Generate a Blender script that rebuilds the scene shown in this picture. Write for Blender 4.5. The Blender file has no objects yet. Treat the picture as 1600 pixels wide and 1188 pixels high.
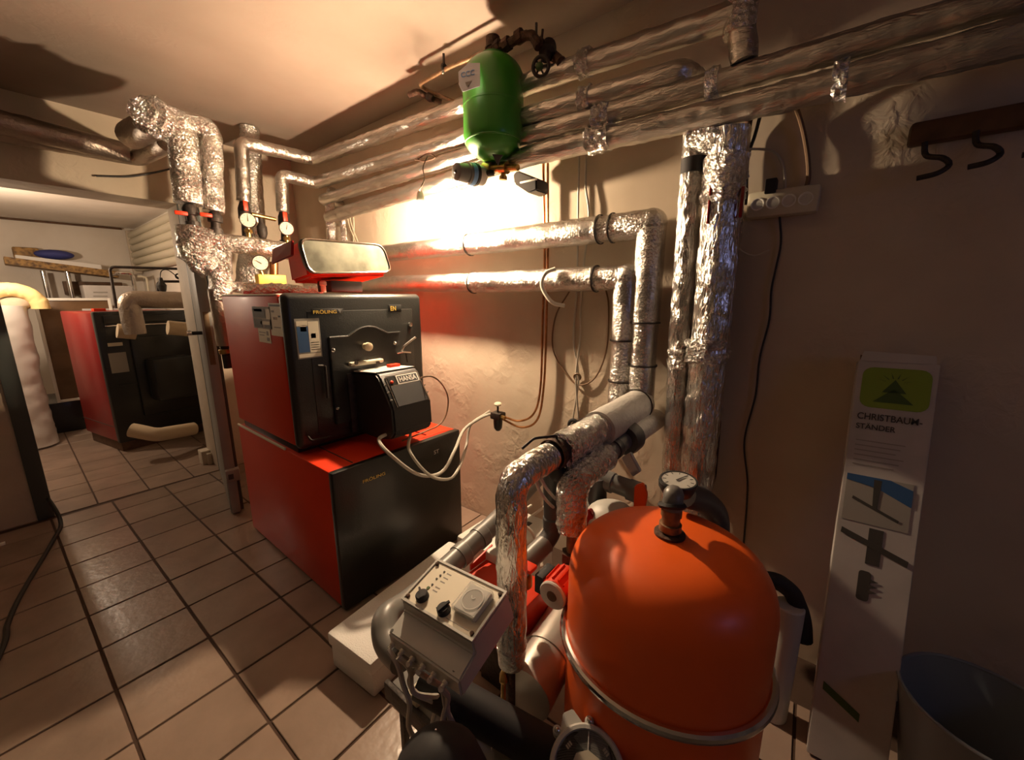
import bpy, bmesh, math, random
from mathutils import Vector, Matrix, noise
random.seed(4)
S = bpy.context.scene
COL = S.collection
# ---------------------------------------------------------------- camera
F = 619.0; CX, CY = 800.0, 594.0; H = 1.4
PITCH = math.atan2(128, F); HD = math.radians(51.7)
FW = Vector((math.sin(HD)*math.cos(PITCH), math.cos(HD)*math.cos(PITCH), -math.sin(PITCH)))
RT = Vector((math.cos(HD), -math.sin(HD), 0)); UP = RT.cross(FW)
C0 = Vector((0, 0, H))
cd = bpy.data.cameras.new('camera'); cam = bpy.data.objects.new('camera', cd); COL.objects.link(cam)
cd.sensor_fit = 'HORIZONTAL'; cd.sensor_width = 36; cd.lens = F/1600*36; cd.clip_start = .02; cd.clip_end = 50
cam.matrix_world = Matrix.Translation(C0) @ Matrix((RT, UP, -FW)).transposed().to_4x4()
S.camera = cam
S.view_settings.view_transform = 'Standard'; S.view_settings.look = 'None'
S.view_settings.gamma = 1; S.view_settings.use_curve_mapping = False
S.view_settings.exposure = 0.0
S.cycles.max_bounces = 8; S.cycles.diffuse_bounces = 5; S.cycles.glossy_bounces = 4
S.cycles.sample_clamp_indirect = 4
# ---------------------------------------------------------------- world and lights
W = bpy.data.worlds.new('world'); S.world = W; W.use_nodes = True
W.node_tree.nodes['Background'].inputs[0].default_value = (.5, .6, 1, 1)
W.node_tree.nodes['Background'].inputs[1].default_value = .02
BULB_COL = (1.0, .73, .47); BULB_POWER = 3900.0        # bare bulb (emission strength of its glass)
FAR_COL = (1.0, .76, .54); FAR_POWER = 950.0
def area(name, loc, target, sx, sy, col, w):
    l = bpy.data.lights.new(name, 'AREA'); l.shape = 'RECTANGLE'; l.size = sx; l.size_y = sy; l.color = col; l.energy = w
    o = bpy.data.objects.new(name, l); COL.objects.link(o); o.location = loc
    o.rotation_euler = (Vector(target)-Vector(loc)).to_track_quat('-Z', 'Y').to_euler(); return o
area('window_daylight', (.55, -2.12, 1.75), (1.0, 2, .8), .55, .4, (.36, .42, 1.0), 1.5)
BULB = None

def ray(x, y): return FW*F + RT*(x-CX) + UP*(CY-y)
def at(x, y, X=None, Y=None, Z=None, d=None):
    """point of the room seen at photo position x, y on the given room plane"""
    r = ray(x, y)
    if d is not None: return C0 + r*(d/F)
    i, v = (0, X) if X is not None else (1, Y) if Y is not None else (2, Z)
    return C0 + r*((v-C0[i])/r[i])
def wpx(p, w): return w*((Vector(p)-C0).dot(FW))/F     # real width of w photo pixels at p
V = Vector
# ---------------------------------------------------------------- materials
def nt(name):
    m = bpy.data.materials.new(name); m.use_nodes = True; t = m.node_tree
    return m, t, t.nodes['Principled BSDF']
def mat(name, col, rough=.5, metal=0, var=0, vs=8, bump=0, bs=40, spec=None, coat=0, dirt=None, ds=3):
    m, t, b = nt(name); N, L = t.nodes, t.links
    b.inputs['Base Color'].default_value = (*col, 1); b.inputs['Roughness'].default_value = rough
    b.inputs['Metallic'].default_value = metal
    if spec is not None: b.inputs['Specular IOR Level'].default_value = spec
    b.inputs['Coat Weight'].default_value = coat; b.inputs['Coat Roughness'].default_value = .15
    tc = N.new('ShaderNodeTexCoord'); geo = N.new('ShaderNodeNewGeometry')
    if var or dirt:
        n = N.new('ShaderNodeTexNoise'); n.inputs['Scale'].default_value = vs if var else ds; n.inputs['Detail'].default_value = 6
        L.new(geo.outputs['Position'], n.inputs['Vector'])
        mx = N.new('ShaderNodeMix'); mx.data_type = 'RGBA'
        rp = N.new('ShaderNodeMapRange'); rp.inputs[1].default_value = .4; rp.inputs[2].default_value = .65
        L.new(n.outputs['Fac'], rp.inputs[0]); L.new(rp.outputs[0], mx.inputs['Factor'])
        mx.inputs['A'].default_value = (*col, 1)
        c2 = dirt if dirt else tuple(c*(1-var) for c in col)
        mx.inputs['B'].default_value = (*c2, 1)
        L.new(mx.outputs['Result'], b.inputs['Base Color'])
    if bump:
        n = N.new('ShaderNodeTexNoise'); n.inputs['Scale'].default_value = bs; n.inputs['Detail'].default_value = 4
        L.new(geo.outputs['Position'], n.inputs['Vector'])
        bp = N.new('ShaderNodeBump'); bp.inputs['Strength'].default_value = bump; bp.inputs['Distance'].default_value = .01
        L.new(n.outputs['Fac'], bp.inputs['Height']); L.new(bp.outputs['Normal'], b.inputs['Normal'])
    return m
def foil_mat(name, col, rough, strength=.7, sc=55, dist=.006, stretch=(1, 1, 1)):
    m, t, b = nt(name); N, L = t.nodes, t.links
    b.inputs['Metallic'].default_value = 1; b.inputs['Roughness'].default_value = rough
    geo = N.new('ShaderNodeNewGeometry')
    mp = N.new('ShaderNodeMapping'); mp.inputs['Scale'].default_value = stretch; L.new(geo.outputs['Position'], mp.inputs['Vector'])
    v = N.new('ShaderNodeTexVoronoi'); v.inputs['Scale'].default_value = sc; v.feature = 'F1'
    w = N.new('ShaderNodeTexNoise'); w.inputs['Scale'].default_value = sc*1.6; w.inputs['Detail'].default_value = 3; w.inputs['Distortion'].default_value = 1.5
    L.new(mp.outputs[0], v.inputs['Vector']); L.new(mp.outputs[0], w.inputs['Vector'])
    big = N.new('ShaderNodeTexNoise'); big.inputs['Scale'].default_value = 9; L.new(geo.outputs['Position'], big.inputs['Vector'])
    mr = N.new('ShaderNodeMapRange'); mr.inputs[1].default_value = .35; mr.inputs[2].default_value = .65; mr.inputs[3].default_value = .25; mr.inputs[4].default_value = 1
    L.new(big.outputs['Fac'], mr.inputs[0])
    ad = N.new('ShaderNodeMath'); ad.operation = 'ADD'; L.new(v.outputs['Distance'], ad.inputs[0]); L.new(w.outputs['Fac'], ad.inputs[1])
    mu = N.new('ShaderNodeMath'); mu.operation = 'MULTIPLY'; L.new(ad.outputs[0], mu.inputs[0]); L.new(mr.outputs[0], mu.inputs[1])
    bp = N.new('ShaderNodeBump'); bp.inputs['Strength'].default_value = strength; bp.inputs['Distance'].default_value = dist
    L.new(mu.outputs[0], bp.inputs['Height']); L.new(bp.outputs['Normal'], b.inputs['Normal'])
    mx = N.new('ShaderNodeMix'); mx.data_type = 'RGBA'; mx.inputs['A'].default_value = (*col, 1); mx.inputs['B'].default_value = (*[c*.72 for c in col], 1)
    L.new(big.outputs['Fac'], mx.inputs['Factor']); L.new(mx.outputs['Result'], b.inputs['Base Color'])
    return m
def plaster(name, col, dark, bump=.35):
    m, t, b = nt(name); N, L = t.nodes, t.links
    b.inputs['Roughness'].default_value = .85; b.inputs['Specular IOR Level'].default_value = .2
    geo = N.new('ShaderNodeNewGeometry')
    n = N.new('ShaderNodeTexNoise'); n.inputs['Scale'].default_value = 2.2; n.inputs['Detail'].default_value = 8
    L.new(geo.outputs['Position'], n.inputs['Vector'])
    mr = N.new('ShaderNodeMapRange'); mr.inputs[1].default_value = .42; mr.inputs[2].default_value = .72; L.new(n.outputs['Fac'], mr.inputs[0])
    mx = N.new('ShaderNodeMix'); mx.data_type = 'RGBA'; mx.inputs['A'].default_value = (*col, 1); mx.inputs['B'].default_value = (*dark, 1)
    L.new(mr.outputs[0], mx.inputs['Factor']); L.new(mx.outputs['Result'], b.inputs['Base Color'])
    # trowel marks: rough patches
    k = N.new('ShaderNodeTexNoise'); k.inputs['Scale'].default_value = 22; k.inputs['Detail'].default_value = 6; k.inputs['Distortion'].default_value = .8
    L.new(geo.outputs['Position'], k.inputs['Vector'])
    p = N.new('ShaderNodeTexNoise'); p.inputs['Scale'].default_value = 3; L.new(geo.outputs['Position'], p.inputs['Vector'])
    pr = N.new('ShaderNodeMapRange'); pr.inputs[1].default_value = .5; pr.inputs[2].default_value = .62; pr.inputs[3].default_value = .15; L.new(p.outputs['Fac'], pr.inputs[0])
    mu = N.new('ShaderNodeMath'); mu.operation = 'MULTIPLY'; L.new(k.outputs['Fac'], mu.inputs[0]); L.new(pr.outputs[0], mu.inputs[1])
    bp = N.new('ShaderNodeBump'); bp.inputs['Strength'].default_value = bump; bp.inputs['Distance'].default_value = .02
    L.new(mu.outputs[0], bp.inputs['Height']); L.new(bp.outputs['Normal'], b.inputs['Normal'])
    return m
def tile_mat(name, a, bcol):
    m, t, b = nt(name); N, L = t.nodes, t.links
    oi = N.new('ShaderNodeObjectInfo'); mx = N.new('ShaderNodeMix'); mx.data_type = 'RGBA'
    mx.inputs['A'].default_value = (*a, 1); mx.inputs['B'].default_value = (*bcol, 1); L.new(oi.outputs['Random'], mx.inputs['Factor'])
    geo = N.new('ShaderNodeNewGeometry'); n = N.new('ShaderNodeTexNoise'); n.inputs['Scale'].default_value = 5; n.inputs['Detail'].default_value = 6
    L.new(geo.outputs['Position'], n.inputs['Vector'])
    m2 = N.new('ShaderNodeMix'); m2.data_type = 'RGBA'; m2.blend_type = 'MULTIPLY'; m2.inputs['Factor'].default_value = .5
    L.new(mx.outputs['Result'], m2.inputs['A']); L.new(n.outputs['Fac'], m2.inputs['B'])
    g = N.new('ShaderNodeMix'); g.data_type = 'RGBA'; g.blend_type = 'MULTIPLY'; g.inputs['Factor'].default_value = 0
    L.new(m2.outputs['Result'], b.inputs['Base Color'])
    b.inputs['Roughness'].default_value = .27
    k = N.new('ShaderNodeTexNoise'); k.inputs['Scale'].default_value = 28; k.inputs['Detail'].default_value = 2; L.new(geo.outputs['Position'], k.inputs['Vector'])
    bp = N.new('ShaderNodeBump'); bp.inputs['Strength'].default_value = .22; bp.inputs['Distance'].default_value = .006
    L.new(k.outputs['Fac'], bp.inputs['Height']); L.new(bp.outputs['Normal'], b.inputs['Normal'])
    return m
def glow(name, col, s):
    m, t, b = nt(name); b.inputs['Base Color'].default_value = (*col, 1)
    b.inputs['Emission Color'].default_value = (*col, 1); b.inputs['Emission Strength'].default_value = s; return m
def clear(name, col=(1, 1, 1), rough=.08, alpha=.25):
    m, t, b = nt(name); b.inputs['Base Color'].default_value = (*col, 1); b.inputs['Roughness'].default_value = rough
    b.inputs['Alpha'].default_value = alpha; return m
M = dict(
 wall=plaster('aged_plaster', (.60, .51, .40), (.50, .41, .31), .35), bare=plaster('dark_unseen_wall', (.13, .12, .11), (.09, .085, .08), .3),  # bare: unseen walls, coloured dark to cut the bounced light
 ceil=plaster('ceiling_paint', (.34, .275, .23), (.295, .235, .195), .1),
 farwall=plaster('white_plaster', (.80, .74, .66), (.72, .65, .56), .2),
 tile=tile_mat('floor_tile', (.43, .31, .24), (.36, .26, .20)), grout=mat('grout', (.06, .032, .02), .9, bump=.3),
 foil=foil_mat('aluminium_foil', (.90, .87, .82), .22, 1.0, 70, .011), foil2=foil_mat('crinkled_foil', (.92, .90, .86), .18, 1.0, 70, .016),
 duct=foil_mat('foil_laminate', (.84, .82, .78), .27, .8, 95, .005), bronze=mat('dull_bronze', (.26, .15, .075), .5, .35, var=.4, vs=40), foilrun=foil_mat('foil_long_run', (.78, .75, .70), .30, .75, 50, .006, (1, .22, 1)), foilup=foil_mat('foil_upright', (.90, .88, .84), .22, .9, 60, .010, (1, 1, .28)), steel=mat('stainless_steel', (.60, .56, .51), .32, .65, bump=.05, bs=12),
 dull=foil_mat('dull_foil', (.55, .47, .40), .42, .6, 60), pale=mat('pale_insulation', (.62, .60, .56), .55, .3, bump=.4, bs=60),  # dull: browner, darker and rougher than the other foils
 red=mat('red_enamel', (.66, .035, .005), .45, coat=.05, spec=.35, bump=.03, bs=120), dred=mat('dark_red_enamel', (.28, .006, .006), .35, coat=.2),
 orange=mat('orange_paint', (.92, .135, .014), .40, coat=.08, bump=.02, bs=60), green=mat('green_paint', (.035, .24, .014), .38, coat=.3),
 black=mat('black_enamel', (.012, .013, .012), .38, coat=.2, bump=.12, bs=160), blackp=mat('black_plastic', (.02, .02, .02), .45, bump=.05, bs=80),
 rubber=mat('black_rubber', (.015, .014, .016), .7), brass=mat('brass', (.62, .40, .14), .32, 1, var=.4, vs=40), copper=mat('copper', (.52, .24, .10), .38, 1, var=.4, vs=20),
 rust=mat('rusty_iron', (.10, .05, .03), .75, .3, var=.5, vs=40, bump=.5, bs=90), iron=mat('dark_iron', (.05, .04, .035), .55, .5, var=.4, vs=40, bump=.3, bs=80),
 chrome=mat('chrome', (.75, .72, .68), .18, 1), grey=mat('grey_plastic', (.17, .165, .155), .38), dgrey=mat('dark_grey_plastic', (.06, .06, .062), .42),
 lgrey=mat('light_grey_plastic', (.50, .49, .45), .45), beige=mat('beige_plastic', (.55, .50, .38), .5), white=mat('white_plastic', (.78, .76, .70), .45),
 styro=mat('polystyrene_foam', (.80, .78, .74), .85, bump=.3, bs=180), card=mat('white_cardboard', (.48, .45, .43), .7, var=.15, vs=6), brown=mat('brown_wood', (.13, .065, .03), .6, var=.4, vs=20),
 pine=mat('pine_board', (.52, .30, .12), .6, var=.35, vs=18), ochre=mat('ochre_board', (.42, .24, .07), .6, dirt=(.10, .05, .02), ds=26), beam=mat('painted_frame', (.62, .53, .42), .6, var=.1),
 door=mat('grey_door_paint', (.34, .33, .30), .5, var=.15, vs=4), frame=mat('dark_frame_paint', (.07, .08, .075), .45), lock=mat('lock_plate', (.20, .13, .07), .5, .4),
 lid=mat('olive_metal_lid', (.17, .165, .12), .42, .0, dirt=(.07, .067, .045), ds=9), cable=mat('grey_cable', (.46, .43, .37), .5), wcable=mat('white_cable', (.78, .74, .64), .45),
 bcable=mat('black_cable', (.025, .022, .02), .5), brcable=mat('brown_cable', (.16, .09, .045), .55), yellow=mat('yellow_foam', (.80, .62, .28), .8, bump=.3, bs=40),
 plastic=clear('plastic_film', (.80, .77, .72), .25, .82), clear=clear('clear_cover', (.8, .8, .76), .08, .30), glass=clear('window_glass', (.9, .95, 1), .05, .2),
 gold=mat('gold_print', (.80, .55, .10), .5), cream=mat('cream_paper', (.78, .72, .58), .6), bluep=mat('blue_print', (.03, .09, .22), .5), dark=mat('dark_print', (.05, .045, .04), .6),
 greyp=mat('grey_print', (.30, .28, .25), .7), blue=mat('blue_cloth', (.04, .05, .22), .7), ltblue=mat('blue_band', (.16, .36, .70), .5), silverp=mat('silver_print', (.55, .55, .55), .3, .8),
 limep=mat('lime_print', (.20, .30, .03), .6), dlime=mat('dark_green_print', (.05, .10, .02), .6), ltan=mat('tan_foam', (.60, .48, .32), .8, bump=.2), bin=mat('grey_bin_plastic', (.20, .22, .24), .4),
 bulbg=glow('lit_bulb_glass', BULB_COL, BULB_POWER), farg=glow('far_bulb_glass', FAR_COL, FAR_POWER), rag=mat('beige_cloth', (.50, .40, .30), .9, var=.2), mirror=mat('brown_panel', (.16, .09, .045), .25, var=.3, vs=5),
 lens=mat('lcd_silver', (.60, .63, .70), .2, .2), rope=mat('twisted_wire', (.08, .05, .03), .7))
# ---------------------------------------------------------------- mesh helpers
WL = {}
def frame_of(d):
    d = V(d).normalized(); a = V((0, 0, 1)) if abs(d.z) < .9 else V((1, 0, 0))
    u = a.cross(d).normalized(); return Matrix((u, d.cross(u), d)).transposed()     # columns u, v, d
def merge(bm, b2, mx=None):
    if mx is not None: b2.transform(mx)
    me = bpy.data.meshes.new('t'); b2.to_mesh(me); b2.free(); bm.from_mesh(me); bpy.data.meshes.remove(me)
def box(bm, lo, hi, bev=0, R=None, seg=2):
    """box between corners lo, hi; R an optional 4x4 placed on top"""
    lo, hi = V(lo), V(hi); b = bmesh.new(); bmesh.ops.create_cube(b, size=1)
    s = [abs(hi[i]-lo[i]) for i in range(3)]
    b.transform(Matrix.Translation((lo+hi)/2) @ Matrix.Diagonal((*s, 1)))
    if bev: bmesh.ops.bevel(b, geom=b.edges[:], offset=min(bev, min(s)*.45), segments=seg, affect='EDGES', profile=.5)
    merge(bm, b, R)
def lathe(bm, base, axis, prof, seg=28, cap=True):
    R = frame_of(axis); base = V(base); rings = []
    for t, r in prof:
        if r < 1e-5: rings.append([bm.verts.new(base + R @ V((0, 0, t)))])
        else: rings.append([bm.verts.new(base + R @ V((r*math.cos(2*math.pi*i/seg), r*math.sin(2*math.pi*i/seg), t))) for i in range(seg)])
    for a, b in zip(rings, rings[1:]):
        for i in range(seg):
            j = (i+1) % seg
            if len(a) == 1 and len(b) == 1: continue
            if len(a) == 1: bm.faces.new((a[0], b[i], b[j]))
            elif len(b) == 1: bm.faces.new((a[i], b[0], a[j]))
            else: bm.faces.new((a[i], b[i], b[j], a[j]))
    if cap:
        if len(rings[0]) > 1: bm.faces.new(rings[0])
        if len(rings[-1]) > 1: bm.faces.new(rings[-1][::-1])
def cyl(bm, a, b, r, seg=20, r2=None):
    a, b = V(a), V(b); L = (b-a).length; r2 = r if r2 is None else r2; e = min(.1*min(r, r2), L*.1)
    lathe(bm, a, b-a, [(0, r-e), (e, r), (L-e, r2), (L, r2-e)], seg)
def path(pts, bend=None, step=.02, smooth=False):
    pts = [V(p) for p in pts]; out = []
    if smooth:
        P = [2*pts[0]-pts[1]] + pts + [2*pts[-1]-pts[-2]]
        for i in range(1, len(P)-2):
            n = max(3, int((P[i+1]-P[i]).length/step))
            for k in range(n):
                t = k/n; a, b, c, d = P[i-1], P[i], P[i+1], P[i+2]
                out.append(.5*((2*b) + (c-a)*t + (2*a-5*b+4*c-d)*t*t + (3*b-a-3*c+d)*t**3))
        out.append(pts[-1]); return out
    q = [pts[0]]
    for a, b, c in zip(pts, pts[1:], pts[2:]):
        d = min(bend or .05, (a-b).length*.45, (c-b).length*.45)
        s, e = b+(a-b).normalized()*d, b+(c-b).normalized()*d
        for k in range(7): t = k/6; q.append(s*(1-t)**2 + b*2*t*(1-t) + e*t*t)
    q.append(pts[-1])
    for a, b in zip(q, q[1:]):
        n = max(1, int((b-a).length/step))
        out += [a+(b-a)*k/n for k in range(n)]
    out.append(q[-1]); return out
def tube(bm, pts, r, seg=12, bend=None, step=.04, smooth=False, amp=0, fr=18, closed=False):
    p = path(pts, bend, step, smooth)
    if closed: p = p[:-1]
    n = len(p); rr = r if callable(r) else (lambda t: r)
    T = []
    for i in range(n):
        a, b = (p[(i-1) % n], p[(i+1) % n]) if closed else (p[max(i-1, 0)], p[min(i+1, n-1)])
        T.append((b-a).normalized())
    u = frame_of(T[0]).col[0].copy(); rings = []; ld = 0
    for i in range(n):
        u = (u - T[i]*u.dot(T[i])).normalized(); v = T[i].cross(u); ring = []
        for k in range(seg):
            th = 2*math.pi*k/seg; dv = u*math.cos(th)+v*math.sin(th); R_ = rr(i/max(1, n-1)); 
            if amp:
                q = p[i]+dv*R_
                R_ *= 1 + amp*(noise.noise(q*fr) + .6*noise.noise(q*fr*2.3+V((5, 1, 2))))
            ring.append(bm.verts.new(p[i]+dv*R_))
        rings.append(ring)
    m = n if closed else n-1
    for i in range(m):
        a, b = rings[i], rings[(i+1) % n]
        for k in range(seg): bm.faces.new((a[k], b[k], b[(k+1) % seg], a[(k+1) % seg]))
    if not closed: bm.faces.new(rings[0][::-1]); bm.faces.new(rings[-1])
def torus(bm, c, axis, R_, r, seg=36, ms=8):
    fr = frame_of(axis); c = V(c); g = []
    for i in range(seg):
        a = 2*math.pi*i/seg; o = fr @ V((math.cos(a), math.sin(a), 0)); z = V(fr.col[2])
        g.append([bm.verts.new(c+o*(R_+r*math.cos(2*math.pi*k/ms))+z*r*math.sin(2*math.pi*k/ms)) for k in range(ms)])
    for i in range(seg):
        for k in range(ms): bm.faces.new((g[i][k], g[(i+1) % seg][k], g[(i+1) % seg][(k+1) % ms], g[i][(k+1) % ms]))
def prism(bm, poly, d, bev=0):
    """closed planar polygon (3-D points) extruded by vector d"""
    b = bmesh.new(); d = V(d); a = [b.verts.new(V(p)) for p in poly]; c = [b.verts.new(V(p)+d) for p in poly]
    b.faces.new(a); b.faces.new(c[::-1]); n = len(poly)
    for i in range(n): b.faces.new((a[i], c[i], c[(i+1) % n], a[(i+1) % n]))
    bmesh.ops.recalc_face_normals(b, faces=b.faces[:])
    if bev: bmesh.ops.bevel(b, geom=b.edges[:], offset=bev, segments=2, affect='EDGES')
    merge(bm, b)
def sphere(bm, c, r, sc=(1, 1, 1), sub=2):
    b = bmesh.new(); bmesh.ops.create_icosphere(b, subdivisions=sub, radius=r)
    merge(bm, b, Matrix.Translation(V(c)) @ Matrix.Diagonal((*sc, 1)))
def link(name, me, m, loc, parent=None):
    if m is not None and not me.materials: me.materials.append(m)
    o = bpy.data.objects.new(name, me); COL.objects.link(o); WL[o] = V(loc)
    if parent is not None: o.parent = parent; o.location = WL[o]-WL[parent]
    else: o.location = loc
    return o
def obj(name, bm, m, parent=None, smooth=35, base=False):
    bmesh.ops.recalc_face_normals(bm, faces=bm.faces[:])
    xs = [v.co for v in bm.verts]
    lo = V([min(c[i] for c in xs) for i in range(3)]); hi = V([max(c[i] for c in xs) for i in range(3)]); c = (lo+hi)/2
    if base: c.z = lo.z
    for v in bm.verts: v.co -= c
    me = bpy.data.meshes.new(name); bm.to_mesh(me); bm.free()
    if smooth: me.shade_smooth(); me.set_sharp_from_angle(angle=math.radians(smooth))
    return link(name, me, M[m] if isinstance(m, str) else m, c, parent)
def B(): return bmesh.new()
def tag(o, label, cat, group=None):
    o['label'] = label; o['category'] = cat
    if group: o['group'] = group
    return o
def thing(name, label, cat, loc, group=None):
    o = bpy.data.objects.new(name, None); COL.objects.link(o); o.empty_display_size = .05; o.location = loc; WL[o] = V(loc)
    return tag(o, label, cat, group)
def struct(name, bm, m, smooth=0):
    o = obj(name, bm, m, smooth=smooth); o['kind'] = 'structure'; return o
def part(name, m, parent, fn, *a, smooth=35, **k):
    b = B(); fn(b, *a, **k); return obj(name, b, m, parent, smooth)
def text(name, s, pos, right, up, size, m, parent, width=None, ext=.0006):
    cu = bpy.data.curves.new('txt', 'FONT'); cu.body = s; cu.size = 1; cu.extrude = 0; cu.offset = .012; cu.align_x = 'CENTER'; cu.align_y = 'CENTER'
    o = bpy.data.objects.new('txt', cu); COL.objects.link(o); bpy.context.view_layer.update()
    me = bpy.data.meshes.new_from_object(o.evaluated_get(bpy.context.evaluated_depsgraph_get()))
    bpy.data.objects.remove(o); bpy.data.curves.remove(cu)
    b = B(); b.from_mesh(me); bpy.data.meshes.remove(me)
    xs = [v.co.x for v in b.verts]; ys = [v.co.y for v in b.verts]; w, h = max(xs)-min(xs), max(ys)-min(ys)
    mx, my = (max(xs)+min(xs))/2, (max(ys)+min(ys))/2
    r_, u_ = V(right).normalized(), V(up).normalized(); n_ = r_.cross(u_)
    sy = size/h; sx = (width/w) if width else sy
    for v in b.verts: v.co = V(pos) + r_*(v.co.x-mx)*sx + u_*(v.co.y-my)*sy + n_*ext
    return obj(name, b, m, parent, 0)
def quadp(bm, pts, d): prism(bm, pts, d)
def lerp(a, b, t): return V(a)+(V(b)-V(a))*t
# ================================================================ the setting
XW, YP, YP2, ZC, ZF = 1.75, 3.83, 4.13, 2.56, 2.30
XF, YF = 1.25, 7.4
b = B(); box(b, (-1.7, -2.3, -.12), (1.85, 7.5, -.005)); floor = struct('floor', b, 'grout')
th = .030; e1, e2 = V((math.cos(th), math.sin(th), 0)), V((-math.sin(th), math.cos(th), 0)); O = V((.303, 2.446, 0)); PT = .2845
tm = None; stuff = B(); sn = 0
def tile_mesh(sx, sy):
    b = B(); box(b, (-sx/2, -sy/2, -.012), (sx/2, sy/2, 0), .0018, seg=1); me = bpy.data.meshes.new('tile'); b.to_mesh(me); b.free(); me.materials.append(M['tile']); return me
t_near = tile_mesh(PT-.010, PT-.010); t_last = tile_mesh(PT-.010, .195); t_far = tile_mesh(.262, .262)
for i in range(-7, 6):
    for j in range(-16, 5):
        c = O + e1*(i+.5)*PT + e2*(j+.5)*PT; me = t_near
        if j == 4: c = O + e1*(i+.5)*PT + e2*(4*PT+.10); me = t_last
        if not (-1.55 < c.x < 1.62 and -2.1 < c.y): continue
        c.z = random.uniform(-.0006, .0006)
        if c.y > .7 and -.95 < c.x < 1.6:
            o = link('tile', me, None, c, floor); o.rotation_euler = (0, 0, th)
        else: box(stuff, (-.137, -.137, -.012), (.137, .137, 0), 0, Matrix.Translation(c) @ Matrix.Rotation(th, 4, 'Z'))
for i in range(-7, 3):
    for j in range(13):
        c = V((.467+(i+.5)*.27, 3.80+.02+(j+.5)*.27, random.uniform(-.0006, .0006)))
        if -.62 < c.x < 1.2: link('tile', t_far, None, c, floor)
        else: box(stuff, c-V((.131, .131, .012)), c+V((.131, .131, 0)))
so = obj('tile', stuff, 'tile', floor, 0); so['kind'] = 'stuff'
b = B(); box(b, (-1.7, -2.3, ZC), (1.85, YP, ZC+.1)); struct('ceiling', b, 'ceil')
b = B(); box(b, (-1.7, YP2, ZF), (1.85, 7.5, ZF+.36)); struct('ceiling', b, 'farwall')
b = B(); box(b, (XW, -2.3, -.1), (XW+.1, YP2, ZC+.1)); struct('wall_right', b, 'wall')
b = B(); box(b, (XF, YP2, -.1), (XF+.1, YF+.1, ZF+.1)); struct('wall_far_right', b, 'farwall')
b = B(); box(b, (-1.7, -2.3, -.1), (-1.6, 7.5, ZC+.1)); struct('wall_left', b, 'bare')
b = B(); box(b, (-1.7, YF, -.1), (1.4, YF+.1, ZF+.1)); struct('wall_far', b, 'farwall')
b = B()
for lo, hi in (((-1.6, -2.3, -.1), (.1, -2.2, ZC)), ((1.0, -2.3, -.1), (XW, -2.2, ZC)), ((.1, -2.3, -.1), (1.0, -2.2, 1.4)), ((.1, -2.3, 2.05), (1.0, -2.2, ZC))): box(b, lo, hi)
struct('wall_back', b, 'bare')
b = B()
for lo, hi in (((.1, -2.26, 1.4), (.15, -2.2, 2.05)), ((.95, -2.26, 1.4), (1.0, -2.2, 2.05)), ((.15, -2.26, 1.4), (.95, -2.2, 1.45)), ((.15, -2.26, 2.0), (.95, -2.2, 2.05))): box(b, lo, hi, .004)
win = struct('window_1', b, 'white'); part('pane', 'glass', win, box, (.15, -2.235, 1.45), (.95, -2.23, 2.0), smooth=0)
ZL = 2.075
b = B(); box(b, (-1.6, YP, -.1), (-.02, YP2, ZC)); struct('wall_partition', b, 'wall')
b = B(); box(b, (.93, YP, -.1), (XW, YP2, ZC)); struct('wall_partition', b, 'wall')
b = B(); box(b, (-.02, YP, ZL), (.93, YP2, ZC)); struct('wall_lintel', b, 'wall')
# door frame: dark steel jamb left, beige reveal lining right
b = B(); box(b, (-.075, YP-.02, 0), (-.002, YP-.001, ZL+.03), .004); box(b, (-.019, YP, 0), (-.002, YP+.09, ZL), .003); struct('trim_1', b, 'frame', 30)
b = B(); box(b, (.915, YP-.012, 0), (.929, YP2, ZL), .002); struct('trim_2', b, 'beam', 30)
b = B(); box(b, (.905, YP-.014, .0), (.914, YP-.001, ZL), .002); struct('trim_3', b, 'frame', 30)
b = B(); box(b, (.85, YP2-.1, .0), (.914, YP2+.0, .12), .004); box(b, (.88, 4.0, .0), (.914, YP2-.1, .1), .004); struct('baseboard_partition', b, 'beam', 30)
# dim niche in the partition wall, its shade modelled as a dark box
t = thing('wall_niche', 'narrow dark box standing in for a dim wall recess behind the foil pipes', 'box', (1.45, 3.8, 1.85))
part('housing', 'iron', t, box, at(478, 385, Y=3.79), at(500, 300, Y=3.79)+V((0, .035, 0)), .004)
part('rim', 'brown', t, box, at(500, 388, Y=3.79), at(507, 296, Y=3.79)+V((0, .035, 0)), .003)
# door leaf, opened towards the boiler
hx = V((.905, YP-.02, 0)); fr = V((.722, 2.93, 0)); dd = (fr-hx).normalized(); nn = V((-dd.y, dd.x, 0))
if nn.x < 0: nn = -nn
dl = thing('door_leaf', 'grey steel door standing open, seen almost edge-on beside the red boiler', 'door', hx)
def dpt(u, n, z): return hx+dd*u+nn*n+V((0, 0, z))
def dbox(bm, u0, u1, n0, n1, z0, z1, bev=.003):
    R = Matrix((dd, nn, V((0, 0, 1)))).transposed().to_4x4(); R.translation = hx
    box(bm, (u0, n0, z0), (u1, n1, z1), bev, R)
Ld = (fr-hx).length
part('leaf', 'door', dl, dbox, 0, Ld, 0, .055, .01, 2.0)
part('lock_plate', 'lock', dl, dbox, Ld-.001, Ld+.003, .012, .040, 1.0, 1.32, .001)
part('rebate_strip', 'frame', dl, dbox, Ld-.04, Ld-.012, .055, .072, .01, 2.0)
hd = part('door_handle', 'blackp', dl, tube, [dpt(Ld-.09, .0, 1.19), dpt(Ld-.09, -.055, 1.19), dpt(Ld-.22, -.06, 1.19)], .011, bend=.02, step=.02)
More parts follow.
